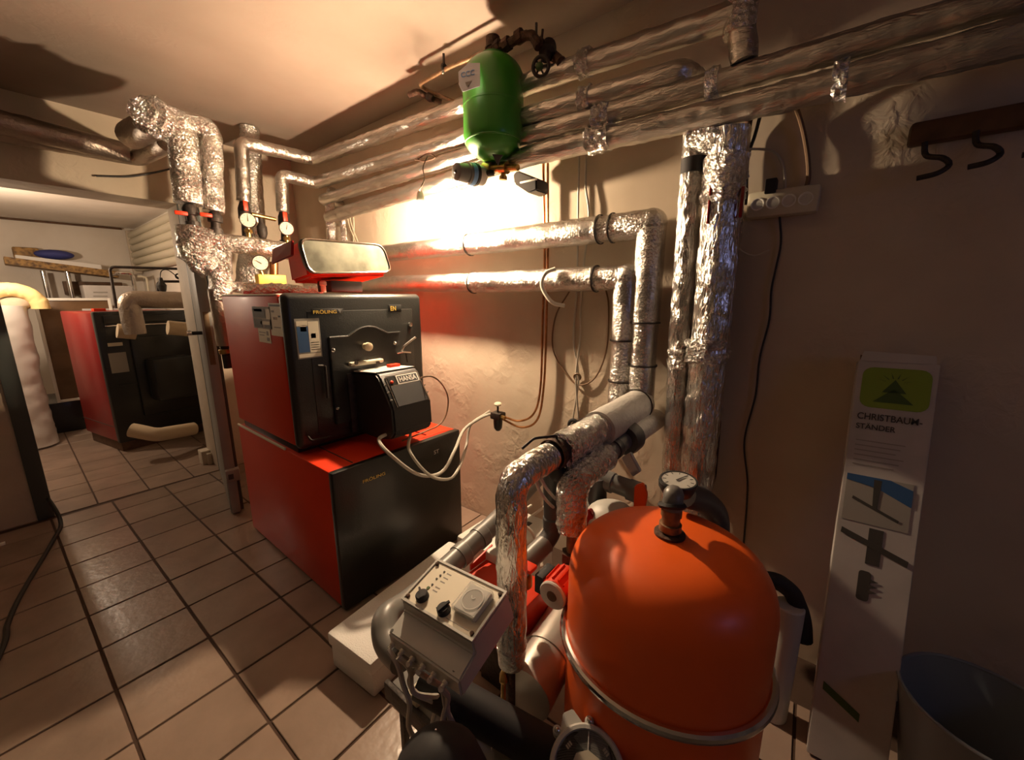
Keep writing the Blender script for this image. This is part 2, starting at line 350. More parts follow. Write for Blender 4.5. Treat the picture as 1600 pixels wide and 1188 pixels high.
part('lock_tip', 'chrome', hd, cyl, dpt(Ld-.09, -.05, 1.19), dpt(Ld-.09, -.075, 1.19), .013)
part('floor_latch', 'door', dl, dbox, Ld-.05, Ld+.035, .0, .075, .235, .315, .006)
part('latch_slot', 'dark', dl, dbox, Ld+.034, Ld+.037, .012, .04, .255, .29, .001)
part('lower_plate', 'door', dl, dbox, Ld-.02, Ld+.02, .004, .05, .012, .236, .004)

# ================================================================ foil pipes
def band(bm, p, ax, r, w=.006): 
    ax = V(ax).normalized(); lathe(bm, V(p)-ax*w/2, ax, [(0, r), (0, r+.003), (w, r+.003), (w, r)], 24, False)
def foil(label, pts, r, m='foil', bend=None, amp=.09, fr=22, seg=20, step=.018, bands=(), name='foil_pipe', group=None, parent=None, pname='sleeve', cat='pipe'):
    t = parent or thing(name, label, cat, pts[0], group)
    part(pname, m, t, tube, pts, r, seg=seg, bend=bend or r*1.1, step=step, amp=amp, fr=fr, smooth=60)
    for (p, ax) in bands: part('wire_band', 'iron', t, band, p, ax, (r if not callable(r) else r(0))*1.03)
    return t
XA = 1.55
# A: uppermost run and its column
zA = at(700, 174, X=XA).z
pA = [at(377, 223, Y=3.03), at(486, 251, X=XA), at(840, 126, X=XA), at(1158, 20, X=XA)]
V3t, V3b = at(377, 223, Y=3.03), at(381, 316, Y=3.03)
A = foil('topmost foil-wrapped pipe, just under the ceiling along the right wall', [V3b, V3t, V((XA, V3t.y, pA[1].z)), pA[2], pA[3], at(1162, 100, X=XA)], .040, bend=.035, m='foilrun')
part('riser', 'foil', A, tube, [pA[3]-V((0, 0, .06)), V((pA[3].x+.01, pA[3].y, ZC-.005))], .046, seg=20, step=.02, amp=.08, smooth=60)
# B
V4t, V4b = at(440, 274, Y=3.03), at(442, 332, Y=3.03)
pB = [V4b, V4t, V((XA, 3.03, V4t.z)), at(840, 178, X=XA), at(1065, 112, X=XA)]
Bp = foil('second foil-wrapped pipe from the top, ending in a bend behind the green vessel', pB+[pB[-1]+V((.14, -.01, .02))], .040, bend=.035, m='foilrun')
# C, D run on past the right edge of the picture
C_ = foil('third foil-wrapped pipe from the top, running on past the right edge', [V((1.73, 3.03, 2.10)), V((1.57, 3.0, 2.10)), at(840, 208, X=XA), at(1184, 112, X=XA), V((XA, -2.19, 2.055))], .037, m='foilrun')
D_ = foil('lowest of the long foil-wrapped pipes below the ceiling', [V((1.73, 3.03, 1.985)), V((1.60, 3.0, 1.985)), at(840, 240, X=XA), at(1184, 162, X=XA), V((XA, -2.19, 1.985))], .042, m='foilrun')
part('tape_wrap', 'foil2', C_, tube, [at(930, 186, X=XA), at(955, 179, X=XA)], .046, seg=20, step=.008, amp=.25, fr=60)
part('tape_wrap', 'foil2', D_, tube, [at(920, 222, X=XA), at(955, 212, X=XA)], .05, seg=20, step=.008, amp=.25, fr=60)
part('tape_wrap', 'foil2', C_, tube, [at(1105, 135, X=XA), at(1125, 129, X=XA)], .044, seg=20, step=.008, amp=.25, fr=60)
part('tape_wrap', 'foil2', D_, tube, [at(1300, 130, X=XA), at(1325, 123, X=XA)], .048, seg=20, step=.008, amp=.25, fr=60)
part('tape_wrap', 'foil2', A, tube, [at(905, 103, X=XA), at(925, 95, X=XA)], .046, seg=20, step=.008, amp=.25, fr=60)
part('tape_wrap', 'foil2', Bp, tube, [at(908, 158, X=XA), at(925, 153, X=XA)], .046, seg=20, step=.008, amp=.25, fr=60)
# E thin pipe with its two droppers in the corner
pE = [at(516, 395, X=1.66), at(516, 322, X=1.66), at(600, 309, X=1.66), at(700, 288, X=1.66)]
E_ = foil('thin foil-wrapped pipe below the long runs, dropping in the corner above the tool case', [at(540, 395, X=1.68), at(535, 335, X=1.68), at(600, 309, X=1.68), at(722, 284, X=1.68)], .022, step=.012)
foil('slender vertical foil pipe in the room corner behind the tool case', [at(519, 400, X=1.62), at(515, 312, X=1.62), at(520, 296, X=1.62)], .034)
# V1, V2 on the header behind the boiler
Y1 = 2.78
h0, h1 = at(262, 183, Y=Y1), at(326, 200, Y=Y1)
T = foil('thick foil-wrapped tee under the ceiling with two legs over the doorway', [h0, h1+V((.01, 0, 0)), at(334, 331, Y=Y1)], .052, bend=.05, m='foil')
part('leg', 'foil', T, tube, [at(283, 188, Y=Y1), at(295, 319, Y=Y1)], .066, seg=22, step=.018, amp=.07, fr=22, smooth=60)
pc = at(240, 186, Y=Y1)
part('end_cap', 'foil2', T, tube, [pc+V((.10, .04, 0)), pc+V((-.03, -.05, .0)), pc+V((-.06, -.08, 0))], lambda t: .085 if t < .8 else .06, seg=24, step=.012, amp=.22, fr=30)
part('stub', 'dull', T, tube, [pc+V((.02, .02, .0)), at(205, 212, Y=3.25)], .07, seg=20, step=.03, amp=.04)
foil('upper dull foil pipe along the ceiling left of the doorway tee', [V((-1.58, 3.62, at(100, 205, Y=3.62).z+.07)), at(0, 191, Y=3.62), at(200, 240, Y=3.62)], .062, 'dull', amp=.05)
foil('lower dull foil pipe along the ceiling left of the doorway tee', [V((-1.58, 3.72, at(0, 213, Y=3.72).z+.03)), at(0, 207, Y=3.72), at(215, 247, Y=3.70), at(262, 222, Y=2.95)], .05, 'dull', amp=.05)
# header: foil manifold behind the boiler top
Hd = thing('boiler_header', 'crumpled foil-wrapped pipe header at the back corner of the near boiler', 'pipe', at(345, 460, Y=Y1))
part('upright', 'foil2', Hd, tube, [at(304, 356, Y=Y1), at(306, 402, Y=Y1), at(330, 420, Y=Y1)], lambda t: .082 if t < .6 else .07, seg=24, bend=.05, step=.014, amp=.13, fr=30, smooth=70)
part('leg', 'foil2', Hd, tube, [at(343, 372, Y=Y1), at(344, 420, Y=Y1), at(346, 470, Y=Y1)], .056, seg=22, step=.014, amp=.12, fr=30, smooth=70)
part('crossbar', 'foil', Hd, tube, [at(325, 376, Y=Y1), at(455, 393, Y=Y1)], .052, seg=22, step=.016, amp=.08, fr=26, smooth=60)
part('return_bar', 'foil2', Hd, tube, [at(345, 447, Y=Y1), at(440, 455, Y=Y1)], .034, seg=18, step=.014, amp=.16, fr=34)
part('downpipe', 'dull', Hd, tube, [at(338, 452, Y=Y1), at(352, 540, Y=Y1)], .042, seg=18, step=.02, amp=.08)
part('coupling', 'iron', Hd, tube, [at(351, 535, Y=Y1), at(358, 575, Y=Y1)], .026, seg=14)
part('coupling', 'brass', Hd, cyl, at(352, 545, Y=Y1), at(354, 552, Y=Y1), .036)
part('inner_flue', 'foil', Hd, tube, [at(398, 385, Y=3.1), at(392, 445, Y=3.1)], .09, seg=20, step=.02, amp=.1)
def valve(label, a, bt, red=None, mm='iron'):
    a, bt = V(a), V(bt); t = thing('pipe_valve', label, 'valve', bt)
    part('body', mm, t, lathe, bt, a-bt, [(0, .022), (.02, .022), (.022, .034), (.05, .034), (.052, .024), ((a-bt).length*.6, .022), ((a-bt).length*.62, .036), ((a-bt).length*.85, .036), ((a-bt).length, .024)], 16)
    part('union_nut', 'brass', t, lathe, bt, a-bt, [(0, .034), (.018, .034)], 6)
    if red is not None: part('lever', 'red', t, box, V(red)-V((.028, .006, .01)), V(red)+V((.028, .006, .01)), .004)
    return t
valve('dark valve with a red lever under the thick tee leg', at(295, 320, Y=Y1), at(304, 362, Y=Y1), at(283, 333, Y=Y1-.06))
valve('dark valve under the thinner tee leg, red lever at its left', at(335, 332, Y=Y1), at(339, 372, Y=Y1), at(322, 336, Y=Y1-.05))
va = valve('dark valve below the left angled foil pipe, behind a dial', at(381, 316, Y=3.03), at(386, 385, Y=3.03))
vb = valve('dark valve below the right angled foil pipe, behind a dial', at(443, 331, Y=3.03), at(446, 388, Y=3.03))
def dial(label, c, n, r, name='thermometer', back='chrome', face='cream', needle=math.radians(60), depth=.02, rim='chrome', parent=None, dark='dark'):
    c, n = V(c), V(n).normalized(); R = frame_of(n); t = parent or thing(name, label, 'gauge', c-n*depth)
    part('case', rim, t, lathe, c-n*depth, n, [(0, r*.7), (.0, r*.95), (depth, r), (depth+.003, r*.97), (depth+.003, r*.88), (depth, r*.86)], 28)
    part('dial_face', face, t, lathe, c, n, [(0, r*.87), (.0015, r*.87)], 28)
    bm = B(); up = V((0, 0, 1)); up = (up-n*up.dot(n)).normalized(); rt = up.cross(n)
    for k in range(9):
        a = math.radians(-130+k*32.5); o = rt*math.sin(a)+up*math.cos(a); q = rt*math.cos(a)-up*math.sin(a)
        prism(bm, [c+n*.0018+o*r*.62+q*r*.02, c+n*.0018+o*r*.8+q*r*.02, c+n*.0018+o*r*.8-q*r*.02, c+n*.0018+o*r*.62-q*r*.02], n*.0005)
    mk = obj('scale_marks', bm, dark, t, 0)
    o = rt*math.sin(needle)+up*math.cos(needle); q = rt*math.cos(needle)-up*math.sin(needle)
    part('needle', dark, t, prism, [c+n*.003-o*r*.15+q*r*.05, c+n*.003+o*r*.6+q*r*.015, c+n*.003+o*r*.6-q*r*.015, c+n*.003-o*r*.15-q*r*.05], n*.0012, smooth=0)
    return t
def toC(p): return (C0-V(p)).normalized()
for (px_, py_, lab, rtop, ndl) in ((387.5, 344, 'round white thermometer in front of the left angled foil pipe', (384, 320), 0), (448, 357, 'round white thermometer in front of the right angled foil pipe', (446, 338), .2)):
    c = at(px_, py_, Y=2.93); t = dial(lab, c, toC(c), .046, needle=ndl)
    part('red_tag', 'red', t, box, at(rtop[0]-2.5, rtop[1]+9, Y=2.97), at(rtop[0]+2.5, rtop[1]-6, Y=2.97)+V((0, .01, 0)), .003)
    part('stem', 'brass', t, cyl, c-V((0, -.015, .045)), c-V((0, -.02, .12)), .014, 12)
    part('socket', 'brass', t, lathe, c-V((0, -.015, .055)), (0, 0, -1), [(0, .022), (.02, .022)], 6)
c = at(407, 411, Y=2.72); t = dial('round pressure gauge on the yellow brass block above the boiler', c, toC(c), .046, name='pressure_gauge', needle=-1)
part('stem', 'brass', t, cyl, c-V((0, -.012, .045)), at(410, 430, Y=2.73), .012, 12)
t = thing('safety_group', 'yellow safety block on the boiler top beside the pressure gauge', 'valve', at(425, 452, Y=2.72))
part('block', 'gold', t, box, at(405, 444, Y=2.72), at(447, 430, Y=2.72)+V((0, .06, 0)), .006)
part('vent_body', 'copper', t, cyl, at(428, 430, Y=2.75), at(428, 410, Y=2.75), .024)
part('outlet', 'brass', t, lathe, at(430, 443, Y=2.75), (0, 0, -1), [(0, .018), (.02, .018), (.02, .028), (.045, .028), (.045, .018), (.075, .018)], 12)
t = thing('lever_valve', 'brass lever valve between the two thermometers', 'valve', at(412, 342, Y=2.95))
part('bar', 'brass', t, tube, [at(393, 335, Y=2.97), at(430, 343, Y=2.97)], .013)
part('body', 'iron', t, lathe, at(411, 372, Y=2.98), (0, 0, 1), [(0, .02), (.03, .03), (.07, .03), (.09, .016), (.15, .016)], 12)
foil('dim vertical foil pipe behind the two thermometers', [V((at(404, 320, Y=3.3).x, 3.3, ZC-.01)), at(401, 375, Y=3.3)], .06)

# ---------------------------------------------------------------- wall ducts F and G with mitred elbows
XD = 1.655
def duct(label, run, corner, foot, r, joints, vj):
    t = thing('foil_duct', label, 'duct', foot)
    pts = [run]+joints+[corner]
    for i, (a, b_) in enumerate(zip(pts, pts[1:])):
        rr = r*(1.0 if i % 2 == 0 else 1.07); part('duct_section', 'duct', t, tube, [a, b_+(b_-a).normalized()*(.0 if i < len(pts)-2 else r*.0)], rr, seg=26, step=.02, amp=.03, fr=30, smooth=50)
    for j in joints: part('wire_band', 'iron', t, band, j, (0, 1, 0), r*1.09)
    pts = [corner]+vj+[foot]
    for i, (a, b_) in enumerate(zip(pts, pts[1:])):
        part('duct_section', 'duct', t, tube, [a, b_], r*(1.05 if i % 2 == 0 else 1.0), seg=26, step=.02, amp=.03, fr=30, smooth=50)
    for j in vj: part('wire_band', 'iron', t, band, j, (0, 0, 1), r*1.07)
    part('elbow', 'duct', t, sphere, corner, r*1.10, sub=3)
    return t
def onrun(x, y0, z): p = at(x, y0, X=XD); return V((XD, p.y, z))
zFd, zGd = 1.690, 1.484
yF, yG = .598, .688
duct('upper foil-clad duct on the right wall, turning down near the corner column', V((XD, 3.0, zFd+.006)), V((XD, yF, zFd)), V((XD, yF, .955)), .054, [onrun(735, 383, zFd), onrun(938, 361, zFd), onrun(958, 358, zFd)], [V((XD, yF, 1.30)), V((XD, yF, 1.12))])
duct('lower foil-clad duct on the right wall, with a white hose looped over it', V((XD, 3.0, zGd+.02)), V((XD, yG, zGd)), V((XD, yG, .93)), .052, [onrun(740, 440, zGd), onrun(932, 438, zGd)], [V((XD, yG, 1.22)), V((XD, yG, 1.04))])
t = part('plastic_hose', 'wcable', None, tube, [at(880, 476, X=1.60), at(862, 476, X=1.58), at(848, 455, X=1.57), at(850, 432, X=1.57), at(866, 420, X=1.60)], .010, smooth_=1) if False else None
b = B(); tube(b, [at(882, 478, X=1.59), at(862, 472, X=1.57), at(847, 448, X=1.57), at(852, 428, X=1.58), at(868, 420, X=1.60)], .009, smooth=True, step=.01)
tag(obj('plastic_hose', b, 'wcable'), 'curved white plastic hose end hooked over the lower wall duct', 'hose')

# ---------------------------------------------------------------- H: pipe coming off the wall to the near riser
YH = .582; zH = .952
Hh = thing('foil_riser', 'foil-wrapped pipe coming off the wall then dropping beside the grey control box', 'pipe', (.73, YH, .38))
part('wall_sleeve', 'pale', Hh, tube, [V((1.64, YH+.01, .955)), V((1.22, YH, zH))], .064, seg=28, step=.03, amp=.03, smooth=50)
part('wire_band', 'iron', Hh, band, (1.60, YH+.01, .955), (1, 0, 0), .066)
part('sleeve', 'foil2', Hh, tube, [V((1.27, YH, zH)), V((.97, YH, zH))], .053, seg=24, step=.016, amp=.09, fr=40, smooth=60)
part('bare_joint', 'iron', Hh, tube, [V((.98, YH, zH)), V((.90, YH, zH))], .040, seg=18, amp=.06)
part('clamp', 'rust', Hh, band, (.93, YH, zH), (1, 0, 0), .044, .02)
part('spring_clip', 'iron', Hh, tube, [V((.95, YH, zH+.04)), V((.93, YH-.01, zH+.06)), V((.86, YH+.02, zH+.065)), V((.82, YH+.03, zH+.045))], .004, step=.01, bend=.01)
part('elbow_sleeve', 'foilup', Hh, tube, [V((.91, YH, zH)), V((.735, YH, zH-.005)), V((.735, YH, .44))], .041, seg=24, bend=.05, step=.014, amp=.08, fr=24, smooth=60)
part('foot_sleeve', 'duct', Hh, tube, [V((.735, YH, .45)), V((.735, YH, .39))], lambda t: .043-.006*t, seg=20, step=.01, amp=.06)
part('bare_pipe', 'rust', Hh, tube, [V((.735, YH, .40)), V((.735, YH, .02))], .016)
part('drain_cock', 'brass', Hh, lathe, V((.725, YH+.02, .36)), (-.4, -.3, -.6), [(0, .006), (.01, .012), (.03, .012), (.035, .007), (.07, .007)], 10)
# second branch
XB2, YB2 = .97, .54
Hb = thing('foil_branch', 'short crumpled foil elbow beside the orange vessel, with a bare pipe below', 'pipe', (XB2, YB2, .3))
e_ = at(893, 752, X=XB2); s_ = at(945, 712, Y=e_.y)
part('elbow_sleeve', 'foil2', Hb, tube, [s_, e_, at(893, 826, X=XB2)], .047, seg=24, bend=.06, step=.012, amp=.16, fr=36, smooth=60)
s2 = s_+(s_-e_).normalized()*.16
part('tail_pipe', 'grey', Hb, tube, [s_-(s_-e_).normalized()*.02, s2], .032, seg=18)
part('collar', 'dgrey', Hb, lathe, lerp(s_, s2, .35), s2-s_, [(0, .038), (.03, .038)], 20)
part('end_flange', 'dgrey', Hb, lathe, s2, s2-s_, [(0, .03), (.0, .055), (.02, .06), (.06, .06), (.07, .05)], 24)
part('wall_sleeve', 'pale', Hb, tube, [s2+(s2-s_).normalized()*.07, V((1.70, s2.y, s2.z))], .045, seg=20)
pb = at(893, 826, X=XB2)
part('bare_pipe', 'bronze', Hb, tube, [pb+V((0, 0, .03)), V((pb.x+.005, pb.y, pb.z-.09)), V((pb.x+.02, pb.y+.01, .30))], .016)
part('pipe_nut', 'rust', Hb, lathe, pb-V((0, 0, .08)), (0, 0, -1), [(0, .03), (.03, .03)], 6)

# ---------------------------------------------------------------- R: two vertical foil pipes by the wall
R1 = foil('left one of the two tall vertical foil pipes by the wall', [at(1086, 208, X=1.62), at(1064, 500, X=1.62), at(1050, 738, X=1.62), V((1.62, at(1050, 738, X=1.62).y, .55))], .040, 'foilup', amp=.09, step=.016)
R2 = foil('right one of the two tall vertical foil pipes, red lever near its top', [at(1140, 205, X=1.60), at(1112, 500, X=1.60), at(1089, 738, X=1.60), V((1.60, at(1089, 738, X=1.60).y, .50))], .064, 'foilup', amp=.10, step=.016)
part('cross_link', 'foil2', R1, tube, [at(1080, 212, X=1.58), at(1135, 218, X=1.58)], .045, seg=20, step=.012, amp=.2, fr=34)
part('black_tape', 'rubber', R1, lathe, at(1084, 272, X=1.62), (0, 0, 1), [(0, .041), (.0, .046), (.05, .046), (.05, .041)], 20)
part('lever', 'dred', R2, box, at(1103, 350, X=1.535), at(1112, 290, X=1.535)+V((.012, 0, 0)), .004)
part('lever', 'dred', R2, box, at(1153, 340, X=1.56), at(1164, 290, X=1.56)+V((.012, 0, 0)), .004)
part('tape_wrap', 'foil2', R2, tube, [at(1106, 530, X=1.60), at(1103, 565, X=1.60)], .072, seg=22, step=.01, amp=.2, fr=50)
part('tape_wrap', 'foil2', R1, tube, [at(1064, 545, X=1.62), at(1062, 575, X=1.62)], .047, seg=22, step=.01, amp=.2, fr=50)
part('tape_wrap', 'foil2', R2, tube, [at(1135, 245, X=1.60), at(1128, 320, X=1.60)], .069, seg=22, step=.01, amp=.18, fr=44)
for (x, y) in ((1156, 369), (1150, 409)):
    b = B(); box(b, at(x-4, y+10, X=1.64), at(x+3, y-8, X=1.64)+V((.02, 0, 0)), .003)
    tag(obj('pipe_clip', b, 'chrome'), ('upper' if y < 400 else 'lower')+' of the two small bright clips beside the tall foil pipe', 'clip', 'bright clips beside the tall foil pipe')
# dark pipe behind the tall foil pipes
foil('dark bare pipe on the wall right of the tall foil pipes', [at(1172, 175, X=1.72), at(1150, 330, X=1.72), at(1115, 740, X=1.72), V((1.72, .33, .3))], .012, 'rust', amp=0, name='bare_pipe', pname='pipe_wall', seg=12, step=.05)

# ================================================================ near boiler
BX0, BX1 = .745, 1.480
bl = thing('heating_boiler', 'near red and black heating boiler with a burner on its front', 'boiler', (1.11, 1.95, 0))
# lower tank unit
part('lower_casing', 'red', bl, box, (BX0, 1.575, .012), (BX1, 2.63, .677), .012)
part('lower_front', 'black', bl, box, (BX0-.002, 1.545, .010), (BX1+.004, 1.585, .679), .010)
part('plinth', 'black', bl, box, (BX0+.03, 1.60, 0), (BX1-.03, 2.6, .02), .003)
part('top_seam', 'dark', bl, box, (BX0+.115, 1.59, .6771), (BX0+.121, 2.6, .6785), smooth=0)
part('edge_highlight', 'cream', bl, box, (BX0-.003, 2.0, .672), (BX0+.006, 2.63, .684), .002)  # specular highlight of the casing edge, painted as a cream strip
part('top_grille', 'dred', bl, box, (1.30, 1.62, .677), (1.307, 1.80, .683), .001)
# upper unit
UZ0, UZ1, UY = .72, 1.412, 1.86
part('upper_plinth', 'black', bl, box, (BX0+.02, 1.90, .677), (BX1-.02, 2.58, .724), .003)
part('upper_casing', 'red', bl, box, (BX0, UY+.02, UZ0), (BX1-.005, 2.60, UZ1), .012)
part('top_edge_strip', 'cream', bl, box, (BX0+.001, UY+.04, UZ1-.001), (BX0+.03, 2.58, UZ1+.007), .002)
fp = part('upper_front', 'black', bl, box, (BX0-.003, UY-.035, UZ0-.01), (BX1+.002, UY+.025, UZ1+.01), .028, seg=4)
YD = UY-.035
part('front_recess', 'black', bl, box, (BX0+.09, YD-.004, UZ0+.05), (BX1-.07, YD+.002, UZ1-.07), .004)
def fpt(x, y, k=0): p = at(x, y, Y=YD-k); return p
# door plate with arch top
L0, R0 = fpt(510, 530), fpt(620, 522); xl, xr = L0.x, R0.x; zt = 1.222; zb = .80
arch = [(xl, zb), (xl, zt)] + [(lerp((xl, 0, 0), (xr, 0, 0), .24+.56*k/12).x, zt+.040*math.sin(math.pi*k/12)) for k in range(13)] + [(xr, zt), (xr, zb)]
dp = part('burner_door', 'black', bl, prism, [V((x, YD-.004, z)) for x, z in arch], (0, -.022, 0), .003)
bm = B(); tube(bm, [V((x, YD-.027, z)) for x, z in arch[1:-1]], .0045, seg=6, bend=.004, step=.05); obj('door_rim', bm, 'chrome' if False else 'black', dp)
for (x, y) in ((520, 547), (616, 536), (527, 638)): part('bolt', 'chrome', dp, lathe, fpt(x, y, .026), (0, -1, 0), [(0, .010), (.006, .010), (.006, .006), (.014, .006), (.018, .003)], 12)
part('peephole', 'ltan', dp, lathe, fpt(570, 541, .026), (-.1, -1, 0), [(0, .016), (.025, .014), (.027, .021), (.045, .021), (.048, .016)], 16)
part('clamp_knob', 'chrome', bl, lathe, fpt(640, 507, .006), (0, -1, 0), [(0, .012), (.01, .012), (.012, .006)], 12)
part('door_lever', 'chrome', bl, tube, [fpt(627, 549, .05), fpt(631, 541, .06), fpt(649, 527, .07)], .006, bend=.005)
part('lever_clamp', 'chrome', bl, tube, [fpt(621, 552, .03), fpt(629, 550, .05), fpt(641, 551, .03)], .006, bend=.01)
part('lever_clamp', 'iron', bl, tube, [fpt(634, 552, .03), fpt(637, 566, .03)], .004)
part('door_handle', 'iron', bl, tube, [fpt(497, 572, .03), fpt(508, 572, .035), fpt(512, 622, .035)], .006, bend=.006)
part('casing_hook', 'iron', bl, tube, [fpt(481, 682, .01), fpt(487, 689, .03), fpt(518, 682, .03)], .005, bend=.01)
# name plates
def plate(n, s, x0, y0, x1, y1, m1, th_, mm='gold', w=.9, par=bl, Yp=YD-.004, m0='blackp'):
    a, b_ = at(x0, y1, Y=Yp), at(x1, y0, Y=Yp)
    p = part(n, m0, par, box, (a.x, Yp-.004, a.z), (b_.x, Yp, b_.z), .001)
    c = V(((a.x+b_.x)/2, Yp-.0042, (a.z+b_.z)/2))
    return p, c, b_.x-a.x, b_.z-a.z
p, c, w, h = plate('name_plate', 'F', 487, 482, 535, 492, 0, 0)
text('lettering', 'FRÖLING', c-V((w*.09, 0, 0)), (1, 0, 0), (0, 0, 1), h*.72, 'gold', p, w*.74)
part('flame_mark', 'silverp', p, prism, [c+V((w*.33, -.0005, h*.3)), c+V((w*.45, -.0005, h*.3)), c+V((w*.39, -.0005, -h*.32))], (0, -.0006, 0), smooth=0)
p, c, w, h = plate('type_plate', 'EN', 607, 476, 626, 488, 0, 0)
text('lettering', 'EN', c-V((w*.15, 0, 0)), (1, 0, 0), (0, 0, 1), h*.6, 'gold', p, w*.42)
YL = 1.545
a_ = at(586, 745, Y=YL)
p = part('name_plate', 'blackp', bl, box, at(564, 756, Y=YL), at(608, 738, Y=YL)+V((0, -.002, -.0)), .0005)
p_a, p_b = at(565, 749, Y=YL-.003), at(608, 741, Y=YL-.003)
text('lettering', 'FRÖLING', V(((p_a.x+p_b.x)/2-.008, YL-.003, (p_a.z+p_b.z)/2)), (1, 0, 0), (0, 0, 1), .018, 'gold', p, (p_b.x-p_a.x)*.82)
c = at(682, 706, Y=YL-.001); text('model_lettering', 'ST', c, (1, 0, 0), (0, 0, 1), .022, 'silverp', bl, .036)
# stickers
def sticker(n, a, b_, m0, items=(), par=bl, yy=YD-.004):
    p = part(n, m0, par, box, (a.x, yy-.0015, a.z), (b_.x, yy, b_.z), smooth=0); W_, H_ = b_.x-a.x, b_.z-a.z
    for (u0, v0, u1, v1, mm) in items: part('printed_field', mm, p, box, (a.x+u0*W_, yy-.0022, a.z+v0*H_), (a.x+u1*W_, yy-.0014, a.z+v1*H_), smooth=0)
    return p
sticker('instruction_sticker', at(466, 562, Y=YD-.004), at(498, 497, Y=YD-.004), 'greyp', ((.06, .16, .5, .80, 'bluep'), (.52, .14, .94, .92, 'cream'), (.06, .82, .5, .94, 'cream'), (.05, .03, .95, .12, 'cream'), (.2, .68, .44, .84, 'cream'), (.6, .5, .8, .62, 'white'), (.56, .2, .9, .22, 'greyp'), (.56, .26, .9, .28, 'greyp'), (.56, .32, .9, .34, 'greyp'), (.56, .38, .9, .40, 'greyp')))
def side_sticker(n, x0, y0, x1, y1, m0, items=()):
    X_ = BX0-.0005; a, b_ = at(x0, y1, X=X_), at(x1, y0, X=X_)     # y shrinks to the right
    p = part(n, m0, bl, box, (X_-.0015, b_.y, a.z), (X_, a.y, b_.z), smooth=0)
    for (u0, v0, u1, v1, mm) in items: part('printed_field', mm, p, box, (X_-.0022, a.y+(b_.y-a.y)*u0, a.z+(b_.z-a.z)*v0), (X_-.0014, a.y+(b_.y-a.y)*u1, a.z+(b_.z-a.z)*v1), smooth=0)
side_sticker('photo_sticker', 398, 480, 422, 512, 'greyp', ((.05, .5, .7, .95, 'dark'), (.1, .78, .55, .9, 'cream'), (.75, .45, .97, .9, 'cream'), (.05, .05, .5, .42, 'dark'), (.4, .2, .9, .35, 'cream'), (.6, .05, .95, .18, 'dark')))
side_sticker('small_sticker', 406, 515, 422, 534, 'cream', ((.1, .7, .6, .76, 'greyp'), (.1, .5, .5, .56, 'greyp'), (.7, .55, .85, .85, 'greyp'), (.7, .15, .9, .4, 'greyp')))
side_sticker('tall_sticker', 425, 474, 439, 524, 'cream', ((.1, .9, .9, .96, 'dark'), (.2, .72, .4, .78, 'greyp'), (.3, .5, .6, .58, 'ochre'), (.7, .58, .85, .63, 'dark'), (.3, .25, .8, .28, 'greyp')))
# burner
bu = part('burner', 'blackp', bl, prism, [V((1.02, y, z)) for y, z in ((1.80, 1.046), (1.61, 1.058), (1.585, 1.045), (1.495, .905), (1.49, .79), (1.52, .755), (1.62, .735), (1.80, .735))], (.228, 0, 0), .010)
part('burner_lid', 'lgrey', bu, prism, [V((1.022, y, z)) for y, z in ((1.80, 1.045), (1.615, 1.059), (1.615, 1.062), (1.80, 1.050))], (.224, 0, 0), smooth=0)
part('gasket', 'iron', bu, box, (.985, 1.79, .74), (1.022, 1.815, 1.04), .004)
def slope(u, v, k=0.0):      # burner sloped face: u across 0..1, v up 0..1
    a, c_ = V((1.02, 1.497, .907)), V((1.02, 1.583, 1.043)); up_ = (c_-a); n_ = V((0, -up_.z, up_.y)).normalized()
    return a+up_*v+V((.228*u, 0, 0))+n_*k
sn_ = (slope(0, 0, 1)-slope(0, 0, 0)); su = (slope(0, 1)-slope(0, 0)).normalized()
part('front_panel', 'dgrey', bu, prism, [slope(.16, .02, .001), slope(.90, .02, .001), slope(.90, .66, .001), slope(.16, .66, .001)], sn_*.004, smooth=0)
part('badge', 'white', bu, prism, [slope(.36, .68, .001), slope(.90, .68, .001), slope(.90, .96, .001), slope(.36, .96, .001)], sn_*.004, smooth=0)
part('badge_field', 'dgrey', bu, prism, [slope(.385, .71, .0052), slope(.875, .71, .0052), slope(.875, .93, .0052), slope(.385, .93, .0052)], sn_*.0006, smooth=0)
text('badge_lettering', 'HANSA', slope(.63, .82, .0062), (1, 0, 0), su, .026, 'white', bu, .098)
part('window_recess', 'black', bu, prism, [slope(.16, .69, .001), slope(.34, .69, .001), slope(.34, .96, .001), slope(.16, .96, .001)], sn_*.002, smooth=0)
part('reset_button', 'red', bu, lathe, slope(.22, .78, .002), sn_, [(0, .008), (.006, .008), (.008, .005)], 12)
bm = B()
for a, c_ in (((.13, .0), (.13, .98)), ((.93, .0), (.93, .98)), ((.13, .98), (.93, .98)), ((.16, .67), (.90, .67))): tube(bm, [slope(*a, .003), slope(*c_, .003)], .0022, seg=6)
obj('panel_edging', bm, 'chrome', bu)
for k in range(3):
    for s in (0, 1): part('vent_slot', 'lgrey', bu, box, slope(.03+s*.92, .72-k*.24, .0), slope(.09+s*.92, .76-k*.24, .003), .001)
part('red_plug', 'red', bu, box, (1.165, 1.70, 1.052), (1.225, 1.735, 1.070), .003)
gl = part('flange_bracket', 'ochre' if False else 'beige', bl, box, fpt(549, 574, .06), fpt(595, 563, .03)+V((0, 0, .012)), .008)
for x in (556, 590): part('bracket_bolt', 'iron', gl, lathe, fpt(x, 567, .062), (0, -1, 0), [(0, .010), (.008, .010)], 6)
